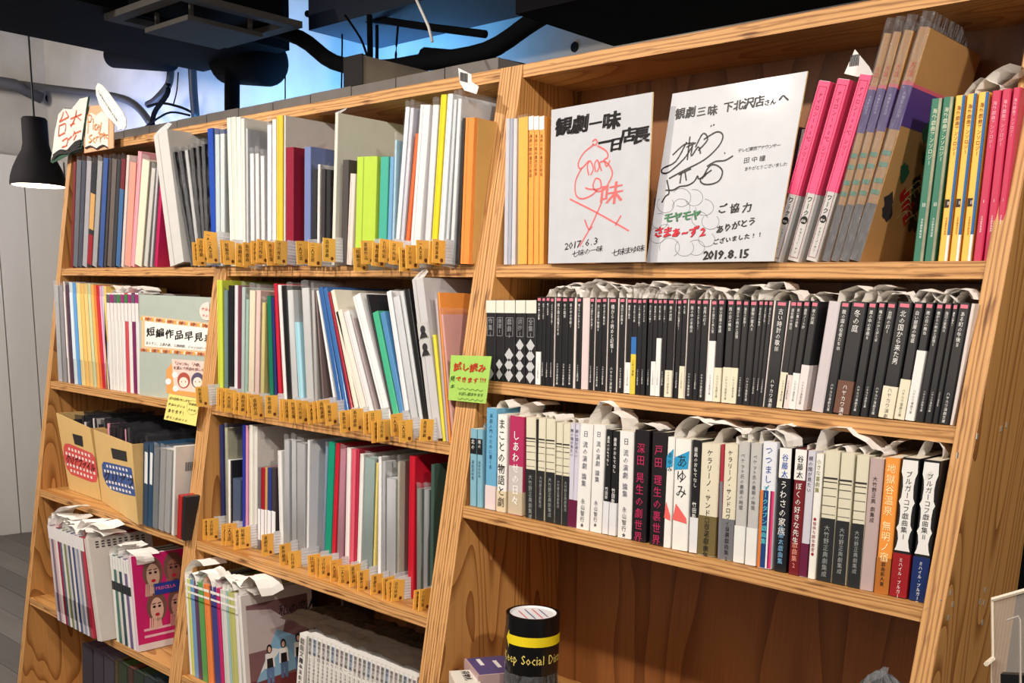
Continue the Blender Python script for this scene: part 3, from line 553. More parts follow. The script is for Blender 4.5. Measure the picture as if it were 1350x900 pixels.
# signed boards
def flat(P):
    n = (P[1]-P[0]).cross(P[-1]-P[0]).normalized()
    for p in P: p -= n*(p-P[0]).dot(n)
    return P
def signed_board(P00, P10, P11, P01, label):
    """corners bottom-left, bottom-right, top-right, top-left in space"""
    r = empty('signed_board', P00, label, 'signboard', 'signed square boards'); n = (P10-P00).cross(P01-P00).normalized()
    if n.y > 0: n = -n
    L = flat([p-P00 for p in (P00, P10, P11, P01)])
    MB().prism([p for p in L], -n*.003, 0, 1).build('board', [mat((196, 198, 206), .45, .4, .15), mat((222, 190, 130), .5)], r)
    return r, n
def mapper(r, n, L, crop, px):
    """crop px (image of the photo) -> board-local point; L corners bl br tr tl; px same corners in crop px"""
    a, b, c, d = [Vector((p[0], p[1], 0)) for p in px]
    def f(x, y, off=.0006):
        q = Vector((x, y, 0)); s = t = .5
        for _ in range(8):
            e = a*(1-s)*(1-t)+b*s*(1-t)+c*s*t+d*(1-s)*t-q
            ds = (b-a)*(1-t)+(c-d)*t; dt = (d-a)*(1-s)+(c-b)*s; det = ds.x*dt.y-ds.y*dt.x
            s -= (e.x*dt.y-e.y*dt.x)/det; t -= (ds.x*e.y-ds.y*e.x)/det
        return L[0]*(1-s)*(1-t)+L[1]*s*(1-t)+L[2]*s*t+L[3]*(1-s)*t+n*off
    return f
def inkglyphs(mb, f, items, m=0, bold=.02, slant=.12, sx=.95):
    for ch, x, y, s in items:   # centre px, size px
        vs, fs, w0, w1 = glyph(ch, bold); cx = .5 if ord(ch) > 0x2e80 else (w0+w1)/2
        mb.add([f(x+((a-cx)+slant*(b-.38))*s*sx, y-(b-.38)*s-(a-cx)*s*.2)+Vector((0, -.00007*kk, 0)) for a, b, kk in vs], fs, m)
def inkline(mb, f, s, x0, y0, x1, y1, size, **k):
    n = len(s); inkglyphs(mb, f, [(c, x0+(x1-x0)*i/max(n-1, 1), y0+(y1-y0)*i/max(n-1, 1), size) for i, c in enumerate(s)], **k)
A0 = at(722.3, 352, .005); A0.z = Z+.001; A1 = at(850, 350, -.02); A1.z = Z+.001; A2 = at(861, 120, -.005); A3 = at(727, 146, .02)
A2.z = A3.z = (A2.z+A3.z)/2
r, n = signed_board(A0, A1, A2, A3, 'white signed board with red brush drawing of a face, left of two')
f = mapper(r, n, flat([p-A0 for p in (A0, A1, A2, A3)]), 0, [(240, 840), (665, 832), (703, 68), (258, 155)])
mb = MB(); inkglyphs(mb, f, [('観', 318, 225, 84), ('劇', 395, 212, 84), ('一', 463, 208, 60), ('味', 533, 195, 84), ('一', 510, 290, 74), ('日', 552, 300, 64), ('店', 603, 258, 70), ('長', 655, 258, 78)], bold=.09); mb.build('black_brush_lettering', mat(INK, .4), r)
mb = MB()
inkline(mb, f, '2017.6.3', 330, 760, 462, 735, 46, bold=.0); inkline(mb, f, '七味の一味', 368, 796, 478, 772, 32, bold=0); inkline(mb, f, '七味まゆ味', 545, 790, 650, 770, 36, bold=0); mb.build('date_lettering', mat(INK, .4), r)
mb = MB(); RED = [[(448, 290), (462, 280), (470, 292), (460, 305), (448, 300)], [(455, 303), (410, 340), (384, 388), (396, 412), (432, 375)], [(470, 308), (508, 330), (516, 358), (498, 372), (520, 392), (535, 430), (520, 470), (500, 502), (468, 512), (450, 490), (462, 455), (482, 462), (482, 498), (440, 503), (415, 496)],
 [(432, 440), (425, 400), (438, 376), (452, 410), (440, 440)], [(462, 425), (458, 390), (470, 372), (478, 400), (468, 425)], [(488, 420), (480, 385), (500, 378), (510, 400), (525, 372)], [(402, 405), (372, 465), (372, 525), (398, 546), (440, 532), (470, 505)], [(345, 548), (470, 610), (602, 690)], [(488, 560), (440, 670), (388, 762)], [(570, 620), (545, 665)], [(412, 640), (430, 684), (446, 670)]]
for s in RED: stroke(mb, [f(x, y, .0005) for x, y in s], .0030, n)
inkglyphs(mb, f, [('味', 530, 520, 110)], bold=.03); mb.build('red_brush_drawing', mat((222, 110, 112), .5), r)
B0 = at(851.5, 351, .0); B0.z = Z+.001; B1 = at(1020, 347, -.005); B1.z = Z+.001; B2 = at(1064.6, 93.5, .03); B3 = at(886.7, 123.5, .035)
r, n = signed_board(B0, B1, B2, B3, 'white signed board with green and red cartoon-style title lettering, right of two')
f = mapper(r, n, flat([p-B0 for p in (B0, B1, B2, B3)]), 0, [(35, 834), (565, 826), (697, 42), (145, 135)])
mb = MB(); inkglyphs(mb, f, [('観', 182, 215, 48), ('劇', 228, 208, 48), ('三', 275, 205, 42), ('味', 322, 200, 46), ('下', 388, 185, 44), ('北', 430, 178, 44), ('沢', 470, 170, 48), ('店', 512, 162, 48), ('さ', 543, 168, 26), ('ん', 567, 165, 26), ('へ', 608, 148, 44)], bold=.05)
inkline(mb, f, 'ご協力', 365, 606, 465, 600, 42, bold=.06); inkline(mb, f, 'ありがとう', 355, 692, 484, 658, 36, bold=.06); inkline(mb, f, 'ございました!!', 338, 745, 514, 712, 25, bold=.06); inkline(mb, f, '2019.8.15', 298, 800, 460, 792, 52, bold=.07)
inkline(mb, f, 'テレビ東京アナウンサー', 436, 364, 588, 342, 19, bold=.0); inkline(mb, f, '田中瞳', 463, 404, 525, 396, 26, bold=.01); inkline(mb, f, 'ありがとうございました', 462, 440, 612, 420, 18, bold=.0)
mb.build('black_pen_lettering', mat(INK, .4), r)
mb = MB(); SIG = [[(150, 385), (200, 342), (235, 335)], [(212, 330), (165, 410), (108, 440), (104, 458), (135, 455), (200, 400), (235, 350)], [(226, 308), (215, 405)], [(212, 352), (252, 333)], [(240, 330), (232, 388), (262, 350), (272, 378)], [(262, 365), (302, 320), (282, 295), (250, 352)],
 [(285, 320), (340, 288), (366, 302), (350, 345), (290, 402), (200, 448), (135, 482)], [(314, 266), (319, 262)], [(325, 262), (330, 257)], [(126, 488), (136, 540), (120, 556), (104, 582)], [(120, 530), (150, 530), (165, 524), (185, 514), (215, 510), (245, 494), (260, 470), (265, 482), (290, 470), (300, 455)], [(190, 460), (184, 502)], [(206, 455), (212, 490)], [(178, 466), (232, 440)],
 [(280, 482), (310, 430), (340, 425), (365, 450), (350, 490), (310, 505), (280, 500), (275, 480), (320, 445)], [(300, 430), (335, 410), (375, 405), (408, 386)], [(372, 376), (376, 373)], [(357, 478), (358, 482)]]
for s in SIG: stroke(mb, [f(x, y) for x, y in s], .0026, n)
mb.build('signature_strokes', mat(INK, .4), r)
mb = MB(); rr_ = random.Random(5)
for cx, cy, q in [(190, 560, 42), (245, 560, 38), (290, 600, 38), (120, 590, 38), (95, 660, 36), (315, 660, 36), (85, 720, 36), (140, 770, 44), (205, 770, 40), (255, 770, 36), (300, 735, 34), (120, 700, 30), (190, 600, 38), (270, 650, 34)]:
    a0 = rr_.uniform(0, 6); stroke(mb, [f(cx+q*cos(a0+k*.42), cy+q*.9*sin(a0+k*.42), .0004) for k in range(12)], .0007, n)
mb.build('cloud_outline', mat((110, 112, 118), .5), r)
mb = MB(); inkline(mb, f, 'モヤモヤ', 135, 645, 255, 632, 46, bold=.09); inkline(mb, f, 'さまぁ~ず2', 92, 706, 285, 702, 48, bold=.10); mb.build('lettering_outline', mat((40, 34, 36), .5), r)
mb = MB(); mb_f = lambda x, y, o=.0009: f(x, y, .0009)
inkline(mb, mb_f, 'モヤモヤ', 135, 645, 255, 632, 46, bold=.05); mb.build('green_lettering', mat((60, 130, 84), .5), r)
mb = MB(); inkline(mb, mb_f, 'さまぁ~ず2', 92, 706, 285, 702, 48, bold=.06); mb.build('red_lettering', mat((206, 24, 50), .5), r)
b1(862, 872, 262, 856, 'dark book standing in the gap between the signed boards', c=(54, 46, 44), D=.1)
bpy.context.view_layer.update()
# slim books right of board two
book(1050, 1056, 168, 1016, .05, Z, 'slim dark plum book behind the pink volumes', (64, 24, 44), D=.14)
book(1056.5, 1063, 171, 1024, .05, Z, 'slim white book behind the pink volumes', (226, 214, 214), D=.14)
for i, (a, b, v, u) in enumerate([(1080.3, 1096.5, 108, 1013.5), (1105, 1122, 105.5, 1037.5), (1134.5, 1151, 99.5, 1062)]):
    def pk(r, w, D, h):
        mb = MB(); x0, x1 = w*.14, w*.86
        for p in ((x0, h*.02, x0+.0005, h*.97), (x1-.0005, h*.02, x1, h*.97), (x0, h*.02, x1, h*.022), (x0, h*.968, x1, h*.97)): mb.box((p[0], -.0008, p[1]), (p[2], -.0004, p[3]))
        mb.build('frame_line', mat((150, 30, 60), .5), r)
        mb = MB(); mb.prism([(w/2+w*.3*cos(k*pi/7), -.0006, h*.235+w*.3*sin(k*pi/7)) for k in range(14)], (0, -.0004, 0)); mb.build('black_dot', mat(INK), r)
        mb = MB(); htext(mb, '戯曲', (w*.3, -.0014, h*.225), EXV, EZV, w*.2); mb.build('dot_lettering', mat(WHITE), r)
        MB().box((w-.0002, 0, h*.385), (w+.0004, D, h)).build('cover_print', mat((228, 60, 104), .4), r)
    b1(a, b, v, u, f'pink and grey spined volume leaning right, {nth(i+1)} of three', c=(196, 194, 194), bands=((.385, .998, (244, 84, 130)),), title='ナイロン100℃ シリー', tc=(120, 24, 50), tz=.06, ts=.42, ttl2=[('ワークス', INK, .37, .5), ('ケラリーノ・サン', INK, .19, .24)], cover=pk, group='pink and grey volumes', slip=.0, stub=.98, D=.182, tpitch=1.12)
def mural(r, w, D, h):
    rg = random.Random(int(w*1e5)); q = .0003
    mb = MB(); mb.box((w, .0005, h*.60), (w+q, D, h*.76)); mb.build('purple_print', mat((84, 60, 130), .45), r)
    MB().box((w, .0005, h*.76), (w+q, D, h*.775)).build('pink_print', mat((214, 96, 120), .45), r)
    for nm, c, cc_, k in (('green_print', (40, 100, 74), [(.45, .62), (.62, .5), (.8, .55), (.3, .42), (.9, .66)], 13), ('red_print', (196, 30, 34), [(.42, .30), (.55, .27)], 8), ('dark_print', (44, 40, 44), [(.7, .3), (.75, .2), (.85, .38), (.6, .36), (.2, .25)], 9)):
        mb = MB()
        for cy, cz in cc_:
            for _ in range(3):
                a_, b_ = D*cy+rg.uniform(-.012, .012), h*cz+rg.uniform(-.012, .012); rad = rg.uniform(.008, .016)
                mb.prism([(w+q*2+_*.0001, min(max(a_+rad*(1+.3*sin(5*t))*cos(t), .001), D), b_+rad*.8*(1+.3*cos(4*t))*sin(t)) for t in [2*pi*j/k for j in range(k)]], (.0001, 0, 0))
        mb.build(nm, mat(c, .5), r)
    mb = MB()
    for _ in range(14):
        y_ = D*.35+rg.uniform(0, .05); z_ = h*.2+rg.uniform(0, .06); stroke(mb, [(w+q*4, y_, z_), (w+q*4, y_+.02, z_+.012), (w+q*4, y_+.035, z_+.006)], .0015, EXV)
    mb.build('stripe_print', mat((226, 210, 160), .5), r)
    MB().box((0, -.0006, 0), (w, .0, h*.26)).build('grey_print', mat((116, 112, 116), .6), r)
    mb = MB()
    for z_ in (.30, .35, .42, .47): mb.box((w*.1, -.0008, h*z_), (w*.9, -.0003, h*(z_+.02)))
    mb.build('teal_print', mat((110, 160, 140), .5), r)
    sleeve_on(r, w, D, h, .02, SILV, side=0)
for i, (a, b, v, u) in enumerate([(1165, 1176, 45, 1084), (1177.5, 1189, 43, 1096), (1192, 1205, 41, 1107.5), (1212, 1228, 37, 1120)]):
    b1(a, b, v, u, f'tall tan and purple book in clear wrap, {nth(i+1)} of the leaning four', c=(188, 142, 90), bands=((.58, .765, (92, 72, 142)), (.765, .78, (220, 110, 130))), ttl2=[('万国の', (226, 90, 60), .86, .6), ('大博覧会図録', (190, 180, 220), .74, .35)], cover=mural, group='tall tan and purple books', D=.2, rough=.3)
for i in range(3):   # green, yellow, red anthologies
    pass
AN = [(1228, 1242, 'g'), (1243.5, 1257, 'g'), (1260, 1272.5, 'y'), (1275, 1287.5, 'y'), (1290, 1303.5, 'y'), (1308, 1320, 'r'), (1321.5, 1333.5, 'r'), (1336, 1346, 'r')]
UB = [1203, 1218, 1236, 1251, 1266, 1282.5, 1296, 1308]
for i, (a, b, k) in enumerate(AN):
    c = {'g': (30, 112, 88), 'y': (250, 190, 76), 'r': (196, 30, 78)}[k]; nm = {'g': 'green', 'y': 'yellow', 'r': 'crimson'}[k]; kth = [x[2] for x in AN[:i+1]].count(k)
    def edge(r, w, D, h, k=k):
        if k == 'y':
            MB().box((w*.76, -.0006, h*.16), (w*1.02, .002, h*.998)).build('blue_print', mat((36, 100, 160), .5), r)
            MB().box((w*.76, -.0006, h*.0), (w*1.02, .002, h*.16)).build('white_print', mat(WHITE, .5), r)
            MB().box((w*.1, -.0007, h*.33), (w*.6, -.0003, h*.38)).build('volume_mark', mat((50, 30, 20), .5), r)
        elif k == 'g': MB().box((w*.76, -.0006, 0), (w*1.02, .002, h*.998)).build('floral_print', mat((190, 190, 160), .5, var=.4), r)
    b1(a, b, 131-(i*2.1), UB[i], f'{nm} spined anthology with vertical title, {nth(kth)} {nm} from left', c=c, title='海外戯曲アンソロジー', tc={'g': (220, 226, 200), 'y': (120, 60, 20), 'r': (244, 180, 200)}[k], tz=.06, ts=.5, cover=edge, group='coloured anthologies', slip=.024 if i in (2, 3, 5) else 0, D=.15, ttl2=[({'g': 'Ⅲ', 'y': 'Ⅱ', 'r': 'Ⅰ'}[k], WHITE, .37, .5), ('日本劇作家協会', WHITE if k != 'y' else (120, 60, 20), .27, .26)])
# loose barcode slips on top of the pink volumes
def slip_card(pts, Y, label, name='price_slip', c=(226, 222, 222), bars=True, cat='slip', group=None):
    P = [at(u, v, Y+(.01*i if 0 else 0)) for u, v in pts]; o = P[0].copy(); r = empty(name, o, label, cat, group)
    MB().prism([p-o for p in P], (0, .0012, 0)).build('paper', mat(c, .6), r); return r, P
r, P = slip_card([(1113, 97), (1127, 65), (1146, 88), (1152, 100), (1130, 101)], .06, 'white folded barcode slip poking above the pink volumes')
mb = MB(); c0 = at(1126, 76, .06)-P[0]
for i in range(7): mb.box((c0.x-.006+i*.0022, -.001, c0.z-.012), (c0.x-.006+i*.0022+.0012, -.0004, c0.z+.004))
mb.build('barcode', mat(INK), r)
r, P = slip_card([(604, 89.5), (621, 98), (622, 108), (631, 114), (628, 124), (612, 119), (606, 108)], -.0, 'white barcode slip sticking up over the middle bookcase top edge')
mb = MB(); c0 = at(607, 95, 0)-P[0]
for i in range(8): mb.box((c0.x+i*.0028, -.001, c0.z-.016-i*.0008), (c0.x+i*.0028+.0014, -.0004, c0.z+.0-i*.0008))
mb.build('barcode', mat(INK), r)
# ------------------------------------------------------------------ files, folders and magazines (left and middle bookcases)
CN = {}
def cname(c):
    r, g, b = c; mx, mn = max(c), min(c)
    if mx-mn < 26: return 'white' if mn > 214 else 'pale grey' if mn > 178 else 'mid grey' if mn > 110 else 'dark grey' if mn > 50 else 'black'
    if r >= g >= b: return ('ivory' if b > 170 else 'tan' if r-b < 90 and r > 150 else 'orange' if g > 110 and r > 210 and g < 185 else 'yellow' if g > 150 else 'brown' if g > 60 else 'red')
    if g >= r and g >= b: return 'lime green' if r > 150 and b < 130 else 'pale green' if mn > 130 else 'green'
    if b >= g and b >= r: return 'lavender' if r > g and mn > 150 else 'purple' if r > g+8 else 'pale blue' if mn > 130 else 'navy blue' if mx < 110 else 'blue'
    return 'pink' if g > 120 else 'magenta' if b > 70 else 'dark red' if r < 170 else 'red'
def geo(u0, u1, vt, ub, vb, Y, Z):
    T = at(u0, vt, Y); B = at(ub, vb, Y); X1 = at(u1, vt, Y).x
    k = (T.z-Z)/(T.z-B.z); xb = T.x+(B.x-T.x)*k; th = math.atan2(T.x-xb, T.z-Z); w = (X1-T.x)*cos(th); h = (T.z-Z)/cos(th)
    if th > 0: h -= w*sin(th)
    return xb, th, w, h
def folder(u0, u1, vt, ub, vb, Y, Z, c, where, kind='file folder', D=.215, flap=0, bands=(), ub1=None, stub=.94, group=None, desc='', coverp=None, title=None, slv=None, wmax=None):
    xb, th, w, h = geo(u0, u1, vt, ub, vb, Y, Z)
    if ub1 is not None: w = min(w, (at(ub1, vb, Y).x-at(ub, vb, Y).x)*cos(th))
    w = max(w*stub, .0016)
    if wmax: w = min(w, wmax)
    nm = cname(c); key = (where, nm, kind, desc); CN[key] = CN.get(key, 0)+1
    lab = f'{nm} {kind}{desc}, {where}' if desc else f'{nm} {kind}, {nth(CN[key])} {nm} one from left, {where}'
    lift = w*sin(th) if th > 0 else 0
    r = empty('file_folder' if 'folder' in kind else 'magazine' if 'magazine' in kind else 'clear_file' if 'clear' in kind else 'booklet', (xb, Y, Z+lift+.0006), lab, 'file' if 'f' in kind[:12] and 'magazine' not in kind and 'booklet' not in kind else 'magazine', group or (where+' items'), (0, th, 0))
    isclear = 'clear' in kind
    q = .0006 if isclear else 0; sp_ = min(.0012, w*.25)
    m = mat(c, .42 if not isclear else .5, .4, .15 if not isclear else 0)
    mb = MB(); pts = [(q, D-.002), (q, sp_+q), (q+sp_*.6, q), (w-q-sp_*.6, q), (w-q, sp_+q), (w-q, D-.002)]
    n = len(pts); hh = h-(.012 if isclear else 0)
    mb.add([(x, y, 0) for x, y in pts]+[(x, y, hh) for x, y in pts], [tuple(range(n))[::-1], tuple(range(n, 2*n))]+[(i, (i+1) % n, (i+1) % n+n, i+n) for i in range(n)])
    mb.build('contents' if isclear else 'cover', m, r)
    for b0, b1, bc in bands: MB().box((.0002, -.0005, h*b0), (w-.0002, .004, h*b1)).build('spine_band', mat(bc, .5), r)
    if isclear:
        mb = MB(); e = .0003; up = h+rnd.uniform(-.002, .006)
        mb.add([(-e, -e, 0), (w+e, -e, 0), (w+e, -e, up), (-e, -e, up), (w+e, D, 0), (w+e, D, up-.004), (w*.5, -e*2, up+.002)], [(0, 1, 2, 6, 3), (1, 4, 5, 2)]); mb.build('clear_sleeve', slv or (PLAS if sum(c) > 420 else PLASD), r)
    elif w > .004 and c[0] > 150:
        MB().box((w*.32, -.0004, .002), (w*.36, .002, h*.995)).build('spine_crease', mat(tuple(int(x*.8) for x in c), .5), r)
    if title:
        mb = MB(); vtext(mb, title[0], (w/2, -.0012, h*title[2]), EXV, EZV, w*.6); mb.build('title_lettering', mat(title[1]), r)
    if flap:
        pts = [(0, -.0006, h), (w, -.0006, h-.004), (w*.95, .02, h+.016*flap), (w*.45, .03, h+.03*flap), (w*.02, .02, h+.02*flap)]
        MB().add([Vector(p) for p in pts], [(0, 1, 2, 3, 4)]).build('sleeve_flap', FOG, r)
    if coverp: coverp(r, w, D, h)
    return r
def row(items, Y, Z, vbf, where, **k):
    for it in items:
        u0, u1, vt, ub, c = it[:5]; kk = dict(k); kk.update(it[5] if len(it) > 5 else {}); yy = kk.pop('Y', Y); zz = kk.pop('Z', Z)
        vb = kk.pop('vb', None) or vbf(ub); folder(u0, u1, vt, ub, vb, yy, zz, c, where, **kk)
C_ = dict(kind='clear plastic file'); FO = dict(kind='file folder')
# left bookcase top shelf
row([(97, 100.5, 213, 93, (120, 30, 36)), (101.5, 108, 205, 96.5, (120, 122, 134), C_), (108.5, 114, 206, 103, (84, 86, 104), C_), (115, 121.5, 206, 109, (160, 156, 164), C_), (122.5, 129, 207, 115.5, (40, 40, 48), dict(kind='clear plastic file', bands=((.35, .68, (206, 160, 96)), (.02, .3, (150, 24, 40))))),
     (129.5, 136, 206, 122, (150, 148, 150), C_), (137, 143.5, 202, 130, (60, 96, 170), C_), (144.5, 148, 204, 137, (74, 62, 62), C_), (148.5, 155, 203, 141.5, (116, 104, 100), C_), (155.5, 160, 204, 148, (56, 56, 62), C_),
     (160.5, 166.5, 203, 153.5, (124, 24, 38), dict(kind='clear plastic file', bands=((.0, .7, (60, 100, 150)),))), (167.5, 171, 204, 160, (220, 204, 200)), (172, 181, 207, 164.5, (226, 140, 116), C_), (182.5, 187.5, 199, 173, (232, 160, 172)), (188.5, 199, 203, 178, (222, 212, 188), C_), (200.5, 206, 215, 190, (190, 186, 180), C_), (207.2, 210, 212, 198, (180, 176, 182), C_), (210.5, 214.5, 245, 204, (190, 30, 90), dict(D=.15))],
    .016, ZL[1], lambda u: 345, 'left bookcase top shelf', D=.2, group='files on the left top shelf')
row([(202.5, 222, 180, 224, (206, 204, 202), dict(ub1=244, flap=1.1, D=.19, desc=' like a soft padded envelope', vb=348))], .0, ZL[1], lambda u: 348, 'left bookcase top shelf')
row([(224.5, 233, 197, 249, (34, 34, 38), dict(ub1=253.5, slv=SILV)), (234, 242, 195, 254, (46, 46, 50), dict(ub1=258.5, slv=SILV)), (242.5, 249, 193, 259, (214, 214, 216), dict(ub1=263, slv=SILV)), (250, 257, 190, 263.5, (30, 30, 34), dict(ub1=267.5, slv=SILV)), (258, 264.5, 187, 268, (60, 60, 66), dict(ub1=271.5, slv=SILV)), (265.5, 272, 184, 272, (28, 28, 32), dict(ub1=276, slv=SILV))],
    .008, ZL[1], lambda u: 335, 'left bookcase top shelf', kind='crinkled clear plastic file', D=.19)
row([(273.4, 280.5, 170, 278, (30, 72, 172)), (283, 289, 171, 284.5, (184, 196, 198), C_), (290, 296, 170, 290.5, (198, 206, 206), C_)], .004, ZL[1], lambda u: 303, 'left bookcase top shelf', D=.2)
# middle bookcase top shelf
W1 = 'middle bookcase top shelf'
row([(299, 304, 156, 303, (232, 230, 222)), (304.5, 311, 155, 308, (224, 222, 214)), (311.5, 317, 155, 314, (232, 230, 224)), (317.5, 322, 157, 319, (226, 224, 218)), (324, 326, 163, 325, (206, 208, 212), C_), (329, 334.5, 196, 330, (222, 220, 222), C_), (336, 341, 196, 337, (214, 212, 214), C_), (343, 348, 199, 344, (224, 220, 220), C_),
     (352, 358, 158, 352, (214, 218, 224), C_), (359, 364, 158, 359, (232, 232, 230)), (365, 373, 153, 365, (222, 190, 60)), (374.5, 376.3, 152.5, 374, (222, 218, 212)), (377, 400, 194, 377, (142, 26, 52), dict(wmax=.03)), (401.5, 410, 194, 401, (112, 126, 176)), (412, 418, 216, 411, (26, 26, 30), C_), (419, 422, 217, 418, (222, 220, 220)), (423.5, 429, 216, 422.5, (52, 44, 46), C_), (430.5, 436, 217, 429.5, (24, 22, 24), C_),
     (442, 446, 149, 438, (226, 222, 210), dict(flap=.5)), (452, 460, 211, 450, (76, 70, 70)), (462, 469, 229, 458.5, (224, 208, 200)), (471, 499, 207, 468.5, (178, 208, 72), dict(vb=315)), (502, 513, 207, 499, (70, 170, 150)), (514.5, 519.5, 207, 511, (110, 162, 204)), (520.5, 523.5, 177, 516.5, (168, 206, 224), C_),
     (535, 541, 133, 521.5, (226, 228, 232), C_), (541.5, 546.5, 134, 528, (206, 208, 218), C_), (548, 552, 176, 535.5, (240, 112, 62)), (554.5, 569.5, 138, 542, (226, 224, 226), dict(ub1=555)), (571, 579.5, 130, 560, (220, 220, 224), C_), (581.5, 589, 125, 569.5, (226, 208, 40)), (590.5, 597.5, 124, 578.5, (222, 226, 230)), (598.5, 603, 123, 587.5, (206, 212, 216), C_), (604, 609, 122, 594, (224, 226, 228), C_),
     (610, 613, 156, 604, (50, 38, 34)), (613.8, 626, 156, 608, (232, 142, 66), dict(ub1=622, D=.19, coverp=lambda r, w, D, h: MB().box((w, .01, .002), (w+.0012, D, h-.001)).build('tan_sheet', mat((206, 164, 96), .5), r) and None))], -.004, ZM[1], lambda u: 311, W1, D=.225, group='files on the middle top shelf')
# middle bookcase second shelf
W2 = 'middle bookcase second shelf'
vb2 = lambda u: 510+(u-300)*.152
row([(286, 293, 369, 287.5, (196, 206, 70)), (295, 300, 376, 295.5, (120, 150, 150), C_), (301.5, 308, 376, 301, (24, 24, 30)), (309.5, 313.5, 376, 309, (220, 214, 220)), (314.5, 318, 376, 313.2, (110, 50, 70)), (318.8, 323.5, 372, 317.6, (176, 190, 186), C_), (324.3, 328.5, 388, 322.3, (150, 186, 170), C_), (329, 337, 376, 327, (232, 216, 190), C_), (338, 344, 376, 335.5, (228, 196, 188), C_), (345.5, 350.5, 392, 343, (210, 196, 110), C_),
     (352, 357, 390, 357-1.5, (20, 110, 84), dict(ub1=361)), (357.6, 360.5, 392, 362, (40, 44, 110), dict(ub1=366)), (361, 365.5, 374, 367, (196, 30, 56), dict(ub1=373.5, wmax=.011)), (366.2, 370.5, 376, 374, (226, 222, 222), dict(ub1=378)), (371.2, 377, 377, 378.6, (22, 22, 26), dict(ub1=384.4)), (378, 386, 376, 385, (214, 216, 218), dict(kind='clear plastic file', ub1=393)), (388.5, 395, 425, 394, (160, 206, 222), dict(ub1=402)), (397, 409, 373, 404, (214, 214, 214), dict(kind='clear plastic file', ub1=414)), (410, 414, 376, 414.6, (190, 186, 184), dict(kind='clear plastic file', ub1=424)), (414.5, 416.5, 380, 425, (150, 126, 126), dict(kind='clear plastic file', ub1=432)),
     (417, 419.5, 384, 440, (232, 232, 234), dict(ub1=445)), (420, 425, 380, 446, (48, 96, 160), dict(ub1=452)), (426, 431, 381, 453, (56, 104, 166), dict(ub1=460)), (432, 435, 386, 461, (160, 30, 50), dict(ub1=465.5)), (436, 441, 384, 466.5, (226, 222, 206), dict(ub1=472.5)), (443, 452, 412, 474, (232, 220, 210), dict(ub1=483)), (453, 461, 413, 484, (222, 220, 222), dict(ub1=492.5)), (462, 464, 414, 494, (196, 176, 176), dict(kind='clear plastic file', ub1=501)),
     (465, 480, 392, 502.5, (230, 230, 232), dict(ub1=514)), (482.5, 486, 389, 515, (40, 40, 44), dict(ub1=517)), (491, 499.5, 413, 517.5, (70, 176, 136), dict(ub1=525.5)), (501, 508, 413, 526.5, (80, 136, 186), dict(ub1=533)), (509.5, 515.5, 385, 533.8, (228, 228, 232), dict(ub1=540)), (516.5, 526, 385, 540.8, (216, 218, 222), dict(kind='clear plastic file', ub1=551.5)), (527, 531.5, 385, 552, (206, 210, 214), dict(ub1=556.7)), (533, 540, 383, 557.5, (24, 24, 26), dict(ub1=564))],
    -.035, ZM[2], vb2, W2, D=.22, group='files on the middle second shelf')
def photo(r, w, D, h):
    mb = MB(); mb.box((w*.02, -.001, h*.52), (w*.98, -.0004, h*.62)).box((w*.02, -.001, h*.63), (w*.98, -.0004, h*.73)); mb.build('photo_print', mat((188, 186, 186), .5), r)
    for z in (.52, .63):
        mb = MB(); cx = w*.5
        mb.prism([(cx+w*.24*cos(t), -.0012, h*(z+.055)+w*.26*sin(t)) for t in [k*pi/8 for k in range(16)]], (0, -.0001, 0)); mb.prism([(w*.12, -.0012, h*(z+.003)), (w*.9, -.0012, h*(z+.003)), (w*.72, -.0012, h*(z+.035)), (w*.3, -.0012, h*(z+.035))], (0, -.0001, 0)); mb.build('figure_print', mat((46, 44, 46), .5), r)
row([(543, 568, 370, 564.5, (196, 194, 196), dict(ub1=580, coverp=photo, flap=.8, desc=' with two monochrome portraits')), (570, 574.5, 442, 580.5, (226, 214, 70), dict(ub1=584.5)), (572.5, 576, 386, 585.3, (206, 186, 190), dict(kind='clear plastic file', ub1=588.5)), (576.5, 579, 386, 589, (236, 150, 70), dict(ub1=592)), (580, 583, 407, 593, (226, 168, 160), dict(kind='clear plastic file', ub1=597))], -.04, ZM[2], lambda u: 549, W2, D=.2)
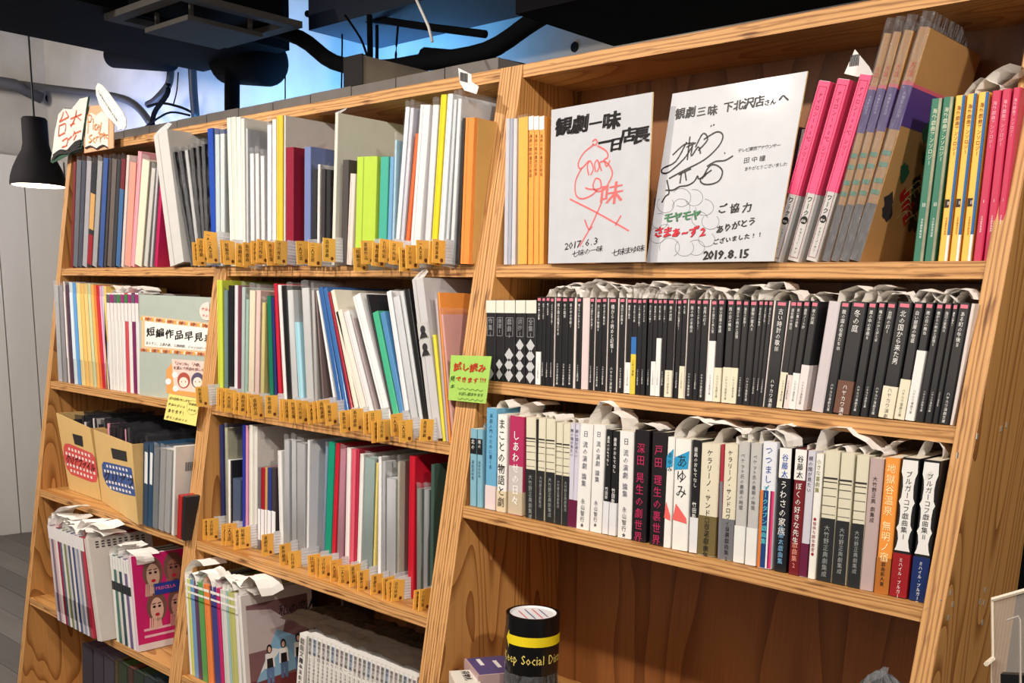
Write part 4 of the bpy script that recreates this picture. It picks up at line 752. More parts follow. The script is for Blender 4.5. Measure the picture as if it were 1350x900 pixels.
# middle bookcase third shelf
W3 = 'middle bookcase third shelf'
vb3 = lambda u: 683+(u-292)*.27
wl = ((.12, .5, (226, 226, 230)),)
row([(289, 294, 560, 291, (30, 40, 90)), (296, 299.5, 558, 298, (200, 196, 160), C_), (300.5, 303.5, 606, 301, (230, 230, 230)), (304, 306, 607, 304, (34, 34, 38)), (307, 317.5, 630, 307, (70, 84, 110), dict(D=.18)), (319.5, 323.3, 560, 319.5, (40, 50, 150)), (324, 327, 561, 323.7, (214, 150, 180)), (328.5, 333.5, 560, 328.5, (224, 222, 212)), (334.3, 339.5, 562, 334, (214, 212, 206)),
     (340.5, 344, 616, 340, (112, 104, 112), dict(bands=wl, D=.15)), (344.5, 349, 616, 344, (156, 26, 42), dict(bands=wl, D=.15)), (349.5, 352.5, 616, 349, (196, 156, 96), dict(bands=wl, D=.15)), (353, 358, 616, 352.6, (42, 58, 124), dict(bands=wl, D=.15)), (358.5, 363.5, 616, 358.2, (62, 54, 58), dict(bands=wl, D=.15)), (366, 371, 594, 368.5, (224, 224, 224)), (374.5, 381, 573, 374.5, (208, 210, 214), C_), (384, 390, 574, 384.5, (216, 218, 222), C_), (391, 402, 577, 391.5, (198, 198, 200), C_), (405.5, 408.5, 580, 404, (214, 214, 216)),
     (429.5, 432.7, 582, 425, (120, 160, 200), C_), (433.5, 442, 582, 428.5, (20, 140, 112)), (443, 448, 584, 437.5, (190, 32, 52)), (449, 456.5, 585, 444.5, (218, 134, 164), C_), (457.5, 463, 590, 455, (232, 222, 222)), (464, 469.5, 592, 461, (216, 92, 112)), (470.3, 474, 592, 466.8, (176, 40, 70)), (475, 480, 598, 471, (228, 226, 224)), (481.5, 495, 596, 477.5, (170, 196, 194), C_), (496, 498.5, 610, 492, (220, 202, 122)), (499, 503, 602, 498, (230, 230, 232)), (504, 508, 601, 503.5, (214, 216, 220), C_), (509.5, 522, 623, 509, (232, 232, 236), C_), (524, 527, 601, 523, (210, 206, 186), C_),
     (540, 547.5, 601, 538, (190, 20, 44), dict(ub1=546)), (549.5, 555, 637, 549.5, (150, 160, 150), C_), (559, 565, 638, 558, (190, 190, 196), C_), (568.5, 573, 612, 566.5, (60, 84, 76))], -.035, ZM[3], vb3, W3, D=.22, group='files on the middle third shelf')
# left bookcase second shelf
W4 = 'left bookcase second shelf'
lm = [(70.5, 76, 371, (190, 190, 194), 1), (77, 82, 372, (150, 142, 150), 1), (83, 85, 371, (222, 212, 212), 0), (85.6, 90, 371, (104, 62, 92), 1), (90.8, 95, 372, (200, 216, 226), 0), (95.6, 99.5, 373, (90, 150, 210), 0), (100, 104.8, 373, (224, 202, 142), 0), (105.3, 109.8, 374, (228, 182, 104), 0), (110.3, 114.7, 374, (220, 190, 124), 0), (115.3, 118.8, 374, (192, 200, 160), 0), (119.4, 122.8, 375, (234, 172, 92), 0), (123.4, 126, 376, (228, 120, 62), 0), (126.5, 130, 376, (190, 42, 52), 0), (130.5, 133, 377, (220, 162, 190), 0), (133.6, 136.2, 377, (196, 190, 212), 0), (136.7, 139.4, 377, (238, 200, 112), 0)]
for i in range(9):
    lm.append((140.2+i*4.7, 144.4+i*4.7, 386, [(232, 228, 226), (226, 224, 224), (234, 230, 228), (228, 226, 222), (232, 230, 230), (206, 80, 90), (232, 228, 228), (120, 40, 90), (226, 224, 226)][i], 2))
for (a, b, v, c, k) in lm:
    du = 6+(a-70)*.05 if a < 136 else 3.5
    tp = ()
    if k == 2: tp = ((.90, .985, [(150, 40, 110), (60, 120, 70), (90, 90, 100)][int(a) % 3]), (.72, .9, (226, 222, 222)))
    folder(a, b, v, a+du, 495+(a-75)*.22, -.03, ZL[2], c, W4, kind='clear plastic file' if k == 1 else 'magazine', D=.2, bands=tp or (((.25, .9, tuple(min(255, int(x*1.08)) for x in c)),) if k == 0 else ()), group='magazines on the left second shelf', stub=.98)
SL_ = 0
def slips(pts, Y, r0, label, n):
    """crumpled white paper slips bunched on top of the spines"""
    for i in range(n):
        t = i/max(n-1, 1); u = pts[0][0]+(pts[1][0]-pts[0][0])*t; v = pts[0][1]+(pts[1][1]-pts[0][1])*t
        p = at(u, v, Y); mb = MB(); curl(mb, 0, 0, .05+rnd.uniform(0, .03), 0, r0*rnd.uniform(.7, 1.3), k=rnd.uniform(1, 1.6), ang=rnd.uniform(1.8, 3.2))
        thing('paper_slip', mb, SLIP, f'{label}, {nth(i+1)} from left', 'slip', 'crumpled white paper slips', loc=p)
slips(((142, 386), (182, 389)), -.02, .02, 'white paper slip above the left second shelf journals', 7)
# binder standing face out
def plate(name, pts, Ys, th, m, label=None, cat=None, parent=None, group=None, ms=None):
    if not isinstance(Ys, (list, tuple)): Ys = [Ys]*len(pts)
    P = [at(u, v, y) for (u, v), y in zip(pts, Ys)]
    o = P[0].copy(); r = empty(name, o, label, cat, group); n = (P[1]-P[0]).cross(P[-1]-P[0]).normalized()
    if n.y > 0: n = -n
    MB().prism([p-o for p in P], -n*th, 0, 1 if ms else None).build('board', [m]+([ms] if ms else []), r)
    return r, n, o
PXB = [(184, 521), (279, 540), (279.5, 392), (183.5, 388)]; YBB = [-.036, .004, .004, -.036]
r, n, o = plate('ring_binder', PXB, YBB, .02, mat((176, 186, 178), .4, .5, .3), 'pale green binder standing face out with a patterned title label', 'binder')
fb = mapper(r, n, flat([at(u, v, yb)-o for (u, v), yb in zip(PXB, YBB)]), 0, [(548, 698), (936, 775), (938, 172), (545, 155)])
def poly(mb, f, pts, off): mb.add([f(x, y, off) for x, y in pts], [tuple(range(len(pts)))])
mb = MB(); poly(mb, fb, [(560, 265), (934, 308), (934, 485), (560, 458)], .0006); mb.build('label_border', mat((226, 190, 150), .5), r)
rg = random.Random(8); cs = [(200, 110, 50), (240, 180, 60), (150, 90, 60), (236, 226, 206), (210, 140, 120)]
for ci, c in enumerate(cs):
    mb = MB()
    for k in range(60):
        if k % 5 != ci: continue
        x = 562+(k//2)*12.4; y0 = (268 if k % 2 else 436)+(x-560)*(.115 if k % 2 else .07)
        a0 = rg.uniform(0, 3); mb.add([fb(x+11*cos(a0+t), y0+13+11*sin(a0+t), .0009) for t in (0, 1.3, 2.9, 4.4)], [(0, 1, 2, 3)])
    mb.build('mosaic_print', mat(c, .5), r)
mb = MB(); poly(mb, fb, [(580, 296), (934, 336), (934, 458), (580, 430)], .0012); mb.build('label_paper', mat((240, 238, 232), .5), r)
mb = MB(); inkline(mb, lambda x, y: fb(x, y, .0018), '短編作品早見表', 614, 352, 925, 386, 50, bold=.05, slant=0)
inkline(mb, lambda x, y: fb(x, y, .0018), 'あらすじ、上演人数、上演時間、ジャンルが一覧で', 594, 412, 930, 444, 17, bold=.0, slant=0); mb.build('label_lettering', mat(INK), r)
mb = MB(); mb.add([fb(915+38*cos(t), 245+48*sin(t), .0012) for t in [k*pi/10 for k in range(20)] if 915+38*cos(t) < 937] , [tuple(range(len([1 for k in range(20) if 915+38*cos(k*pi/10) < 937])))]); mb.build('round_sticker', mat((240, 214, 206), .5), r)
mb = MB(); inkline(mb, lambda x, y: fb(x, y, .0018), '作品が', 896, 232, 930, 236, 16, bold=0, slant=0); inkline(mb, lambda x, y: fb(x, y, .0018), 'みよう', 898, 266, 930, 270, 16, bold=0, slant=0); mb.build('sticker_lettering', mat((190, 60, 50)), r)
mb = MB(); poly(mb, fb, [(700, 560), (745, 500), (935, 520), (935, 720), (700, 685)], .0012); mb.build('orange_sticker', mat((240, 160, 90), .5), r)
mb = MB(); poly(mb, fb, [(730, 498), (935, 515), (935, 690), (742, 668)], .0016); mb.build('pink_sticker', mat((240, 206, 196), .5), r)
for x, y in ((748, 585), (712, 622), (752, 660)):
    mb = MB(); mb.add([fb(x+16*cos(t), y+17*sin(t), .002) for t in [k*pi/7 for k in range(14)]], [tuple(range(14))]); mb.build('sticker_badge', mat((240, 236, 240), .5), r)
mb = MB(); inkline(mb, lambda x, y: fb(x, y, .0022), '「ジャンル」「人数」「上演', 748, 522, 928, 534, 20, bold=.02, slant=0); inkline(mb, lambda x, y: fb(x, y, .0022), 'を選んで作品を探しやすく', 748, 546, 928, 560, 19, bold=.02, slant=0); mb.build('sticker_lettering', mat((60, 40, 50)), r)
for hx_, hc in ((795, (170, 84, 70)), (868, (90, 84, 110))):
    mb = MB(); mb.add([fb(hx_+34*cos(t), 615+44*sin(t), .002) for t in [k*pi/9 for k in range(18)]], [tuple(range(18))]); mb.build('hair_print', mat(hc, .5), r)
    mb = MB(); mb.add([fb(hx_+24*cos(t), 625+28*sin(t), .0024) for t in [k*pi/9 for k in range(18)]], [tuple(range(18))]); mb.build('face_print', mat((244, 222, 210), .5), r)
    mb = MB(); 
    for dx in (-10, 10): mb.add([fb(hx_+dx+3*cos(t), 622+3.5*sin(t), .0028) for t in [k*pi/3 for k in range(6)]], [tuple(range(6))])
    mb.build('eyes_print', mat((60, 40, 40), .5), r)
# yellow note below the binder
def sign(pts, Y, c, label, crop_c, name='note', th=.0008, Ys=None):
    r, n, o = plate(name, pts, Ys or Y, th, mat(c, .6), label, 'note'); ys = Ys or [Y]*4
    return r, mapper(r, n, [at(u, v, y)-o for (u, v), y in zip(pts, ys)], 0, crop_c), n
r, f, n = sign([(216, 552.5), (258, 561.5), (263.5, 526), (223, 518.7)], -.075, (240, 226, 130), 'yellow handwritten note hanging below the pale green binder', [(680, 828), (850, 865), (872, 720), (708, 690)])
mb = MB(); g = lambda x, y: f(x, y, .0008); inkline(mb, g, '続々登場いたします', 718, 714, 815, 730, 15, bold=.02); inkline(mb, g, '作品ながいの', 712, 745, 790, 762, 15, bold=.02); inkline(mb, g, 'あります！', 712, 780, 790, 795, 22, bold=.02); inkline(mb, g, '続々入荷中です', 702, 815, 800, 838, 15, bold=.02); inkline(mb, g, '短編集', 822, 745, 850, 750, 14); inkline(mb, g, '大人気', 818, 775, 846, 782, 14)
stroke(mb, [f(835+30*cos(t), 765+38*sin(t), .0008) for t in [k*.5 for k in range(14)]], .0006, n); mb.build('handwriting', mat(INK), r)
# green sample sign on the post between middle and right bookcases
r, f, n = sign([(591, 527), (640.5, 532), (648, 469.5), (594.5, 468)], -.05, (164, 206, 96), 'green handwritten sign taped to the post between middle and right bookcases', [(545, 638), (722, 655), (748, 430), (555, 425)], 'shelf_sign', .001)
g = lambda x, y: f(x, y, .001)
mb = MB(); inkline(mb, g, '試し読み', 590, 478, 705, 486, 42, bold=.05,slant=.05); inkline(mb, g, 'できます', 594, 538, 676, 545, 28, bold=.05, slant=.05); inkline(mb, g, '!!!', 700, 540, 720, 542, 30, bold=.05); mb.build('red_lettering', mat((196, 44, 30), .5), r)
mb = MB(); inkline(mb, g, 'お試し版あります', 603, 606, 704, 614, 17, bold=.02); inkline(mb, g, '見', 566, 536, 566, 536, 28); inkline(mb, g, '本', 566, 572, 566, 572, 22)
for yy in (582, 630): stroke(mb, [f(590+k*12, yy+(4 if k % 2 else -3)+k, .001) for k in range(11)], .0008, n)
mb.build('green_lettering', mat((40, 80, 40), .5), r)
# ------------------------------ index tags
IDX = 0
TXT = ['作家名簿', 'さ行作家', '一人芝居', '二人芝居', '高校演劇', '短編作品', '喜劇作品', '新作戯曲', 'た行作家', 'は行作家']
CARD = mat((242, 184, 84), .5); FLAP = clear((236, 236, 240), .45, .25, 'ribbed_plastic'); RIB = mat((236, 236, 238), .4)
def tags(L, Yt, hpx, where, lean=()):
    for i, (u, v) in enumerate(L):
        P = at(u, v, Yt); Q = at(u, v+hpx, Yt); hh = P.z-Q.z
        rz = rnd.uniform(-.05, .16); th = dict(lean).get(i, rnd.uniform(-.09, .07))
        r = empty('index_tag', (Q.x, Yt, Q.z), f'orange index tag on a clear flap, {nth(i+1)} from left, {where}', 'tag', 'index tags, '+where, (th, 0, -rz))
        cd = MB().box((0, 0, 0), (.0018, .034, hh)).build('card', CARD, r)
        fp = MB().box((.0003, .0345, .001), (.0013, .085, hh+.004)).build('clear_flap', FLAP, r)
        mb = MB()
        for k in range(7): mb.box((.0012, .036, hh*(.08+.13*k)), (.0017, .084, hh*(.08+.13*k)+.0012))
        mb.build('flap_ribs', RIB, fp)
        mb = MB(); vtext(mb, TXT[i % 10], (.0021, .011, hh*.93), EYV, EZV, min(.0105, hh*.19), 1.0, 0, .03); mb.build('tag_lettering', mat((60, 40, 24)), cd)
        mb = MB(); mb.prism([(.0019, .025+.0042*cos(k*pi/5), hh*.14+.0042*sin(k*pi/5)) for k in range(10)], (.0003, 0, 0)); mb.build('tag_mark', mat((110, 60, 30)), cd)
tags([(254.5, 319), (260, 314), (268, 304), (273, 316), (290.5, 316), (295, 318), (310, 320), (320.5, 319), (331, 317), (337, 314.5), (352, 319), (361.6, 316), (391.6, 317.5), (406, 319), (425, 313), (466.6, 326.5), (476.5, 317), (489.5, 319), (499, 314), (512.5, 317), (526, 326.5), (535, 323), (548.5, 316), (564, 317), (569, 315)], -.06, 31, 'middle bookcase top shelf')
tags([(259, 510)], -.10, 26, 'post between left and middle bookcases')
tags([(285, 511), (290.5, 514), (296, 514), (306.7, 516.7), (314, 518), (326, 520), (332, 523.6), (349.4, 521), (367.8, 526), (373, 527), (381, 528), (390.5, 529), (406, 530.5), (413, 529), (419, 528), (429.4, 532), (448.5, 541.7), (462, 539), (479, 543), (486, 541.7), (490, 555), (497, 553), (515.5, 546), (526, 554), (552.5, 552)], -.085, 29, 'middle bookcase second shelf')
tags([(267, 684.5), (273.6, 684.5), (291.7, 691), (296.7, 691), (308, 697), (315, 695.6), (345, 705), (369, 718), (380.5, 727.5), (406.5, 732), (416, 735), (420.5, 734), (435, 739), (446, 746), (460.6, 746), (471, 753), (488, 758), (504, 762), (510, 766), (515, 765), (544, 778), (551, 777)], -.09, 28, 'middle bookcase third shelf')
# ------------------------------ left third shelf: cardboard boxes of sleeves
CARDB = mat((216, 180, 118), .7)
def cbox(px, Ys, name_lab, gc, txt, win, oval, tpos, tsz, depth=.2):
    P = [at(u, v, y) for (u, v), y in zip(px, Ys)]; P[0].z = P[1].z = ZL[3]+.0015; o = P[0].copy(); r = empty('cardboard_box', o, name_lab, 'box', 'cardboard file boxes')
    L = flat([p-o for p in P]); n = (L[1]-L[0]).cross(L[3]-L[0]).normalized(); n = -n if n.y > 0 else n
    MB().prism(L, -n*.003).build('front_panel', CARDB, r)
    dv = Vector((0, depth, 0)); inn = Vector((.003, 0, 0))
    for nm, (a, b), s_ in (('side_panel', (L[0], L[3]), 1), ('side_panel', (L[1], L[2]), -1)):
        MB().prism([a-n*.0035, b-n*.0035, b+dv, a+dv], inn*s_).build(nm, CARDB, r)
    MB().prism([L[0]-n*.004, L[1]-n*.004, Vector((L[1].x, depth, L[1].z)), Vector((L[0].x, depth, L[0].z))], (0, 0, .002)).build('bottom_panel', CARDB, r)
    f = mapper(r, n, L, 0, px)
    mb = MB(); poly(mb, f, win, .0005); mb.build('hand_hole', mat((34, 32, 32), .8), r)
    mb = MB(); poly(mb, f, oval, .0005); mb.build('gingham_label', mat(gc, .5), r)
    # white squares of the gingham
    xs = [p[0] for p in oval]; ys = [p[1] for p in oval]; mb = MB()
    nx, ny = 9, 5
    e0 = Vector(oval[0]+(0,)) if 0 else None
    for i in range(nx):
        for j in range(ny):
            s, t = (i+.5)/nx, (j+.5)/ny
            a, b, c, d = [Vector((*q, 0)) for q in tpos]
            q = a*(1-s)*(1-t)+b*s*(1-t)+c*s*t+d*(1-s)*t
            if j == 2: continue
            ds = (b-a)/nx*.26; dt = (d-a)/ny*.26
            ins = min((s if (j in (0, 4)) else .5), (1-s if (j in (0, 4)) else .5))
            if ins < .1: continue
            mb.add([f(*(q-ds-dt).to_2d(), .0008), f(*(q+ds-dt).to_2d(), .0008), f(*(q+ds+dt).to_2d(), .0008), f(*(q-ds+dt).to_2d(), .0008)], [(0, 1, 2, 3)])
    mb.build('gingham_check', mat((238, 232, 228), .5), r)
    a, b, c, d = [Vector((*q, 0)) for q in tpos]; m0 = (a+d)/2+(b-a)*.1; m1 = (b+c)/2-(b-a)*.08
    mb = MB(); inkline(mb, lambda x, y: f(x, y, .0014), txt, m0.x, m0.y, m1.x, m1.y, tsz, bold=.03, slant=0, sx=.55 if len(txt) > 5 else .85); mb.build('label_lettering', mat((24, 24, 30)), r)
cbox([(91, 641), (133.5, 659), (122, 564), (74, 544)], [-.035, -.045, -.06, -.06], 'cardboard file box with red gingham label', (214, 84, 84), 'クリアファイル', [(97, 570.5), (111, 574), (112, 588), (100, 584)],
     [(84, 588), (86, 583), (92, 583), (123, 596), (127, 601), (130, 625), (128, 634), (122, 634), (94, 622), (88, 614), (84, 600)], [(85, 584), (126, 598), (129, 634), (88, 618)], 12)
cbox([(134.5, 659.5), (182, 695), (188, 584), (123, 566)], [-.048, -.128, -.12, -.062], 'cardboard file box with blue gingham label', (50, 84, 150), 'クリアフ', [(153, 590), (178, 594), (178, 608), (155, 604)],
     [(136, 612), (139, 608), (146, 609), (183, 616), (184, 640), (184, 655), (168, 652), (150, 646), (142, 638), (137, 626)], [(137, 609), (183, 617), (184, 655), (142, 644)], 14)
DK = clear((60, 60, 66), .30, .12, 'smoky_film')
for i in range(22):
    x = -3.36+i*.029; y0 = -.02-(max(0, x+3.15))*.16+rnd.uniform(-.012, .012); z1 = 1.118+rnd.uniform(-.012, .010)
    c = [(34, 32, 36), (50, 48, 52), (28, 28, 30), (70, 68, 72)][i % 4]
    if i in (3, 5): c = (206, 200, 200)
    if i in (8, 11, 13): c = (214, 150, 170)
    r = empty('record_sleeve', (x, y0, ZL[3]+.004), f'{"pink" if c[0] == 214 else "white" if c[0] == 206 else "dark"} filmy sleeve filed in the cardboard boxes, {nth(i+1)} from left', 'sleeve', 'sleeves in the cardboard boxes', (0, 0, 0))
    MB().box((0, 0, 0), (.014, .2, z1-ZL[3]-.02)).build('contents', mat(c, .5), r)
    mb = MB(); vs = []
    for k in range(9):
        yy = -.002+k*.0255; dz = rnd.uniform(-.004, .008); vs += [(.015, yy, 0), (.013+rnd.uniform(0, .012), yy, z1-ZL[3]-.008+dz)]
    mb.add(vs, [(2*k, 2*k+2, 2*k+3, 2*k+1) for k in range(8)]); mb.build('film', DK, r, smooth=True)
W5 = 'left bookcase third shelf'
row([(189, 196, 583, 188, (34, 64, 92), dict(coverp=lambda r, w, D, h: MB().box((w*.35, -.001, h*.52), (w*.95, -.0004, h*.9)).build('paper_insert', mat((222, 224, 226), .5), r) and None)), (197, 202.5, 584, 195, (36, 70, 100), dict(coverp=lambda r, w, D, h: MB().box((w*.35, -.001, h*.52), (w*.95, -.0004, h*.9)).build('paper_insert', mat((222, 224, 226), .5), r) and None)), (203.5, 210.5, 585, 201, (140, 146, 156), C_), (212, 219, 586, 208.5, (216, 214, 214), C_), (220, 226.5, 587, 216, (226, 224, 224), C_)], -.115, ZL[3], lambda u: 690+(u-190)*.45, W5, D=.2, group='files on the left third shelf')
def bcode(r, w, D, h):
    mb = MB()
    for k in range(8): mb.box((w+.0003, .03+k*.004, h*.72), (w+.0006, .032+k*.004, h*.82))
    mb.build('barcode', mat(INK), r)
row([(229, 232, 588, 226, (222, 220, 218), dict(coverp=bcode, D=.2)), (235, 240.5, 652, 233, (170, 40, 40), dict(D=.12, Y=-.13)), (241.5, 245, 654, 239.5, (34, 34, 38), dict(D=.06, Y=-.13))], -.118, ZL[3], lambda u: 705+(u-226)*.45, W5)
# ------------------------------ left fourth shelf magazines
W6 = 'left bookcase fourth shelf'
mc = [(206, 190, 196), (120, 110, 120), (214, 180, 190), (226, 220, 214), (150, 40, 70), (90, 100, 120), (220, 214, 206), (120, 130, 90), (200, 196, 200), (80, 90, 110), (226, 216, 210), (60, 80, 130), (200, 190, 190), (140, 150, 170), (216, 206, 210), (120, 90, 100), (190, 60, 80)]
for i in range(17):
    u0 = 62.5+i*2.75; v0 = 691+i*1.05
    folder(u0, u0+2.6, v0, u0+13.5+.12*i, 819+i*1.75, -.205, ZL[4], mc[i], W6, kind='magazine', D=.2, stub=.96, bands=((.86, .99, (226, 222, 222)), (.1, .3, tuple(max(0, x-40) for x in mc[i]))), group='magazines on the left fourth shelf')
def cv_face(r, w, D, h, x=None):
    return lambda a, b, off=.0003: Vector(((w if x is None else x)+off, a*D, b*h))
def pg(mb, P, pts, off): mb.add([P(a, b, off) for a, b in pts], [tuple(range(len(pts)))])
def ell(cx, cy, rx, ry, n=16): return [(cx+rx*cos(2*pi*k/n), cy+ry*sin(2*pi*k/n)) for k in range(n)]
def greycover(r, w, D, h):
    P = cv_face(r, w, D, h); mb = MB()
    for k in range(9):
        for j in range(3): pg(mb, P, [(.1+k*.09, .9+j*.025), (.15+k*.09, .9+j*.025), (.15+k*.09, .915+j*.025), (.1+k*.09, .915+j*.025)], .0004)
    pg(mb, P, [(.82, .5), (.98, .42), (.97, .75), (.86, .78), (.78, .68)], .0004); pg(mb, P, [(.35, .28), (.97, .3), (.97, .33), (.35, .31)], .0004)
    for k in range(5): pg(mb, P, [(.4, .08+k*.035), (.9, .09+k*.035), (.9, .1+k*.035), (.4, .09+k*.035)], .0004)
    mb.build('cover_print', mat((60, 56, 60), .5), r)
folder(110.5, 116, 710, 129, 848, -.205, ZL[4], (210, 202, 196), W6, kind='magazine', D=.20, coverp=greycover, desc=' with grey cover and black smudge', stub=1)
for i in range(7):
    u0 = 144.5+i*3.5; folder(u0, u0+3.2, 730+i*1.3, u0+9+i*.25, 842+i*1.6, -.165, ZL[4], [(226, 224, 220), (60, 110, 100), (210, 206, 200), (40, 70, 80), (222, 220, 222), (110, 90, 130), (226, 222, 224)][i], W6, kind='slim magazine', D=.2, stub=.95, bands=((.84, .99, (222, 220, 218)), (.6, .7, (40, 44, 48))), group='slim magazines on the left fourth shelf')
def pinkcover(r, w, D, h):
    P = cv_face(r, w, D, h)
    mb = MB(); pg(mb, P, [(.0, .0), (1, 0), (1, 1), (0, 1)], .0002); mb.build('cover_ground', mat((206, 34, 112), .4, coat=.3), r)
    mb = MB(); pg(mb, P, [(.0, .0), (1, 0), (1, .07), (0, .07)], .0004); mb.build('cover_strip', mat((232, 220, 222), .4), r)
    mb = MB()
    for k in range(12): pg(mb, P, [(.6+k*.03, .01), (.618+k*.03, .01), (.618+k*.03, .055), (.6+k*.03, .055)], .0007)
    mb.build('barcode', mat(INK), r)
    F = [(.30, .78, (206, 170, 150), (230, 210, 180), 0), (.62, .80, (150, 96, 84), (70, 30, 34), .0), (.32, .42, (222, 180, 164), (236, 232, 230), 0), (.64, .42, (200, 150, 140), (60, 44, 60), 0)]
    mb = MB(); [pg(mb, P, ell(x, y+.02, .155, .165), .0006+k*.00004) for k, (x, y, *_ ) in enumerate(F)]; mb.build('hair_print', mat((120, 84, 74), .5), r)
    for k, (x, y, sk, hr, _) in enumerate(F):
        mb = MB(); pg(mb, P, ell(x, y-.01, .10, .125), .0009); pg(mb, P, [(x-.06, y-.2), (x+.06, y-.2), (x+.05, y-.1), (x-.05, y-.1)], .0009); mb.build('face_print', mat(sk, .5), r)
        mb = MB()
        for dx in (-.04, .04): pg(mb, P, ell(x+dx, y+.02, .024, .014, 10), .0012); pg(mb, P, [(x+dx-.03, y+.045), (x+dx+.03, y+.05), (x+dx+.025, y+.06), (x+dx-.025, y+.055)], .0012)
        mb.build('eyes_print', mat((40, 24, 40), .5), r)
        mb = MB(); pg(mb, P, ell(x, y-.065, .035, .018, 10), .0012); mb.build('lips_print', mat((190, 30, 60), .5), r)
        mb = MB()
        for j in range(4): pg(mb, P, [(x-.14+j*.028, y-.22), (x-.12+j*.028, y-.22), (x-.105+j*.03, y-.09), (x-.122+j*.03, y-.09)], .0014)
        mb.build('hand_print', mat(tuple(min(255, q+14) for q in sk), .5), r)
    mb = MB(); pg(mb, P, [(.30, .56), (.70, .56), (.70, .68), (.30, .68)], .0018); mb.build('title_panel', mat((40, 60, 150), .5), r)
    mb = MB(); htext(mb, 'PRISCILLA', P(.32, .61, .0022), EYV, EZV, h*.05, bold=.03, pitch=.92); mb.build('title_lettering', mat((236, 110, 150)), r)
    mb = MB()
    for k in range(2): pg(mb, P, [(.1, .13+k*.07), (.62-.1*k, .13+k*.07), (.62-.1*k, .155+k*.07), (.1, .155+k*.07)], .0008)
    mb.build('text_print', mat((240, 190, 206)), r)
folder(168.5, 172.5, 733, 179, 853, -.165, ZL[4], (222, 200, 208), W6, kind='magazine', D=.205, coverp=pinkcover, desc=' with four painted faces on a hot pink cover', stub=1)
slips(((62, 690), (112, 708)), -.2, .034, 'large crumpled white slip on the left fourth shelf magazines', 12)
slips(((143, 727), (168, 735)), -.165, .024, 'smaller white slip on the slim magazines, left fourth shelf', 5)
# fifth shelf, clear folders in shade
row([(108, 122, 843, 109, (96, 80, 100)), (123, 136, 851, 124, (110, 92, 116)), (137, 150, 859, 138, (120, 104, 126)), (151, 155, 865, 152, (150, 120, 60)), (156, 167, 868, 157, (84, 110, 60)), (168, 175, 874, 169, (130, 70, 50)), (176, 189, 879, 177, (70, 96, 66)), (190, 205, 886, 191, (60, 84, 92)), (206, 218, 893, 207, (50, 70, 80))], -.14, ZL[5], lambda u: 940, 'left bookcase bottom shelf', kind='clear plastic file', D=.2, group='files on the left bottom shelf')
# ------------------------------ middle fourth shelf
W7 = 'middle bookcase fourth shelf'
mm = [(118, 131, (232, 230, 226)), (132, 150, (204, 206, 110)), (151, 176, (112, 150, 190)), (177, 200, (92, 60, 92)), (202, 236, (92, 150, 80)), (240, 275, (230, 130, 70)), (285, 322, (64, 62, 124)), (323, 345, (190, 40, 104)), (350, 385, (206, 204, 200)), (386, 400, (150, 184, 184)), (402, 440, (182, 182, 112)), (442, 462, (224, 220, 216))]
for a, b, c in mm:
    u0, u1 = 220+a/5, 220+b/5; v = 762+(a-118)*.063
    folder(u0, u1, v, u0+6.8, v+125, -.145, ZM[4], c, W7, kind='magazine', D=.215, bands=((.93, .955, (232, 230, 226)), (.86, .88, (232, 230, 226)), (.80, .815, tuple(max(0, x-50) for x in c))), group='magazines on the middle fourth shelf', stub=.97)
def girls(r, w, D, h):
    P = cv_face(r, w, D, h)
    mb = MB(); pg(mb, P, [(0, 0), (1, 0), (1, 1), (0, 1)], .0002); mb.build('cover_ground', mat((214, 206, 204), .45), r)
    mb = MB(); pg(mb, P, [(.06, .03), (.93, .03), (.93, .9), (.06, .9)], .0004); mb.build('wall_print', mat((122, 88, 92), .5), r)
    mb = MB(); pg(mb, P, [(.06, .45), (.5, .45), (.6, .7), (.4, .82), (.06, .86)], .0006); mb.build('haze_print', mat((190, 176, 176), .5), r)
    mb = MB(); pg(mb, P, [(.06, .03), (.93, .03), (.93, .16), (.06, .18)], .0006); mb.build('ground_print', mat((110, 50, 56), .5), r)
    mb = MB(); pg(mb, P, [(.14, .16), (.46, .62), (.72, .52), (.82, .2)], .0009); mb.build('blue_print', mat((130, 176, 210), .5), r)
    mb = MB(); pg(mb, P, [(.2, .24), (.36, .46), (.5, .42), (.4, .34)], .0011); mb.build('cloud_print', mat((226, 232, 236), .5), r)
    for k, x in enumerate((.34, .54, .76)):
        y = .12+k*.02
        mb = MB(); pg(mb, P, [(x-.05, y), (x-.01, y), (x, y+.12), (x+.01, y), (x+.05, y), (x+.055, y+.17), (x-.055, y+.17)], .0013); mb.build('jeans_print', mat((90, 120, 166), .5), r)
        mb = MB(); pg(mb, P, [(x-.07, y+.15), (x+.07, y+.15), (x+.06, y+.29), (x-.06, y+.29)], .0015); mb.build('blouse_print', mat((232, 232, 232), .5), r)
        mb = MB(); pg(mb, P, [(x-.045, y+.15), (x+.045, y+.15), (x+.04, y+.24), (x-.04, y+.24)], .0017); pg(mb, P, ell(x, y+.33, .04, .045, 12), .0017); mb.build('dark_print', mat((30, 26, 30), .5), r)
        mb = MB(); pg(mb, P, ell(x, y+.325, .022, .03, 10), .0019); mb.build('face_print', mat((222, 180, 160), .5), r)
    mb = MB(); htext(mb, '私の恋人', P(.5, .74, .0012), EYV, EZV, h*.12, bold=.01, pitch=.9); mb.build('title_lettering', mat(INK), r)
folder(313, 317, 785, 321.5, 912, -.145, ZM[4], (222, 218, 216), W7, kind='magazine', D=.215, coverp=girls, desc=' with three figures on a blue triangle', stub=1)
slips(((243, 760), (316, 786)), -.145, .032, 'white crumpled slip on the middle fourth shelf magazines', 13)
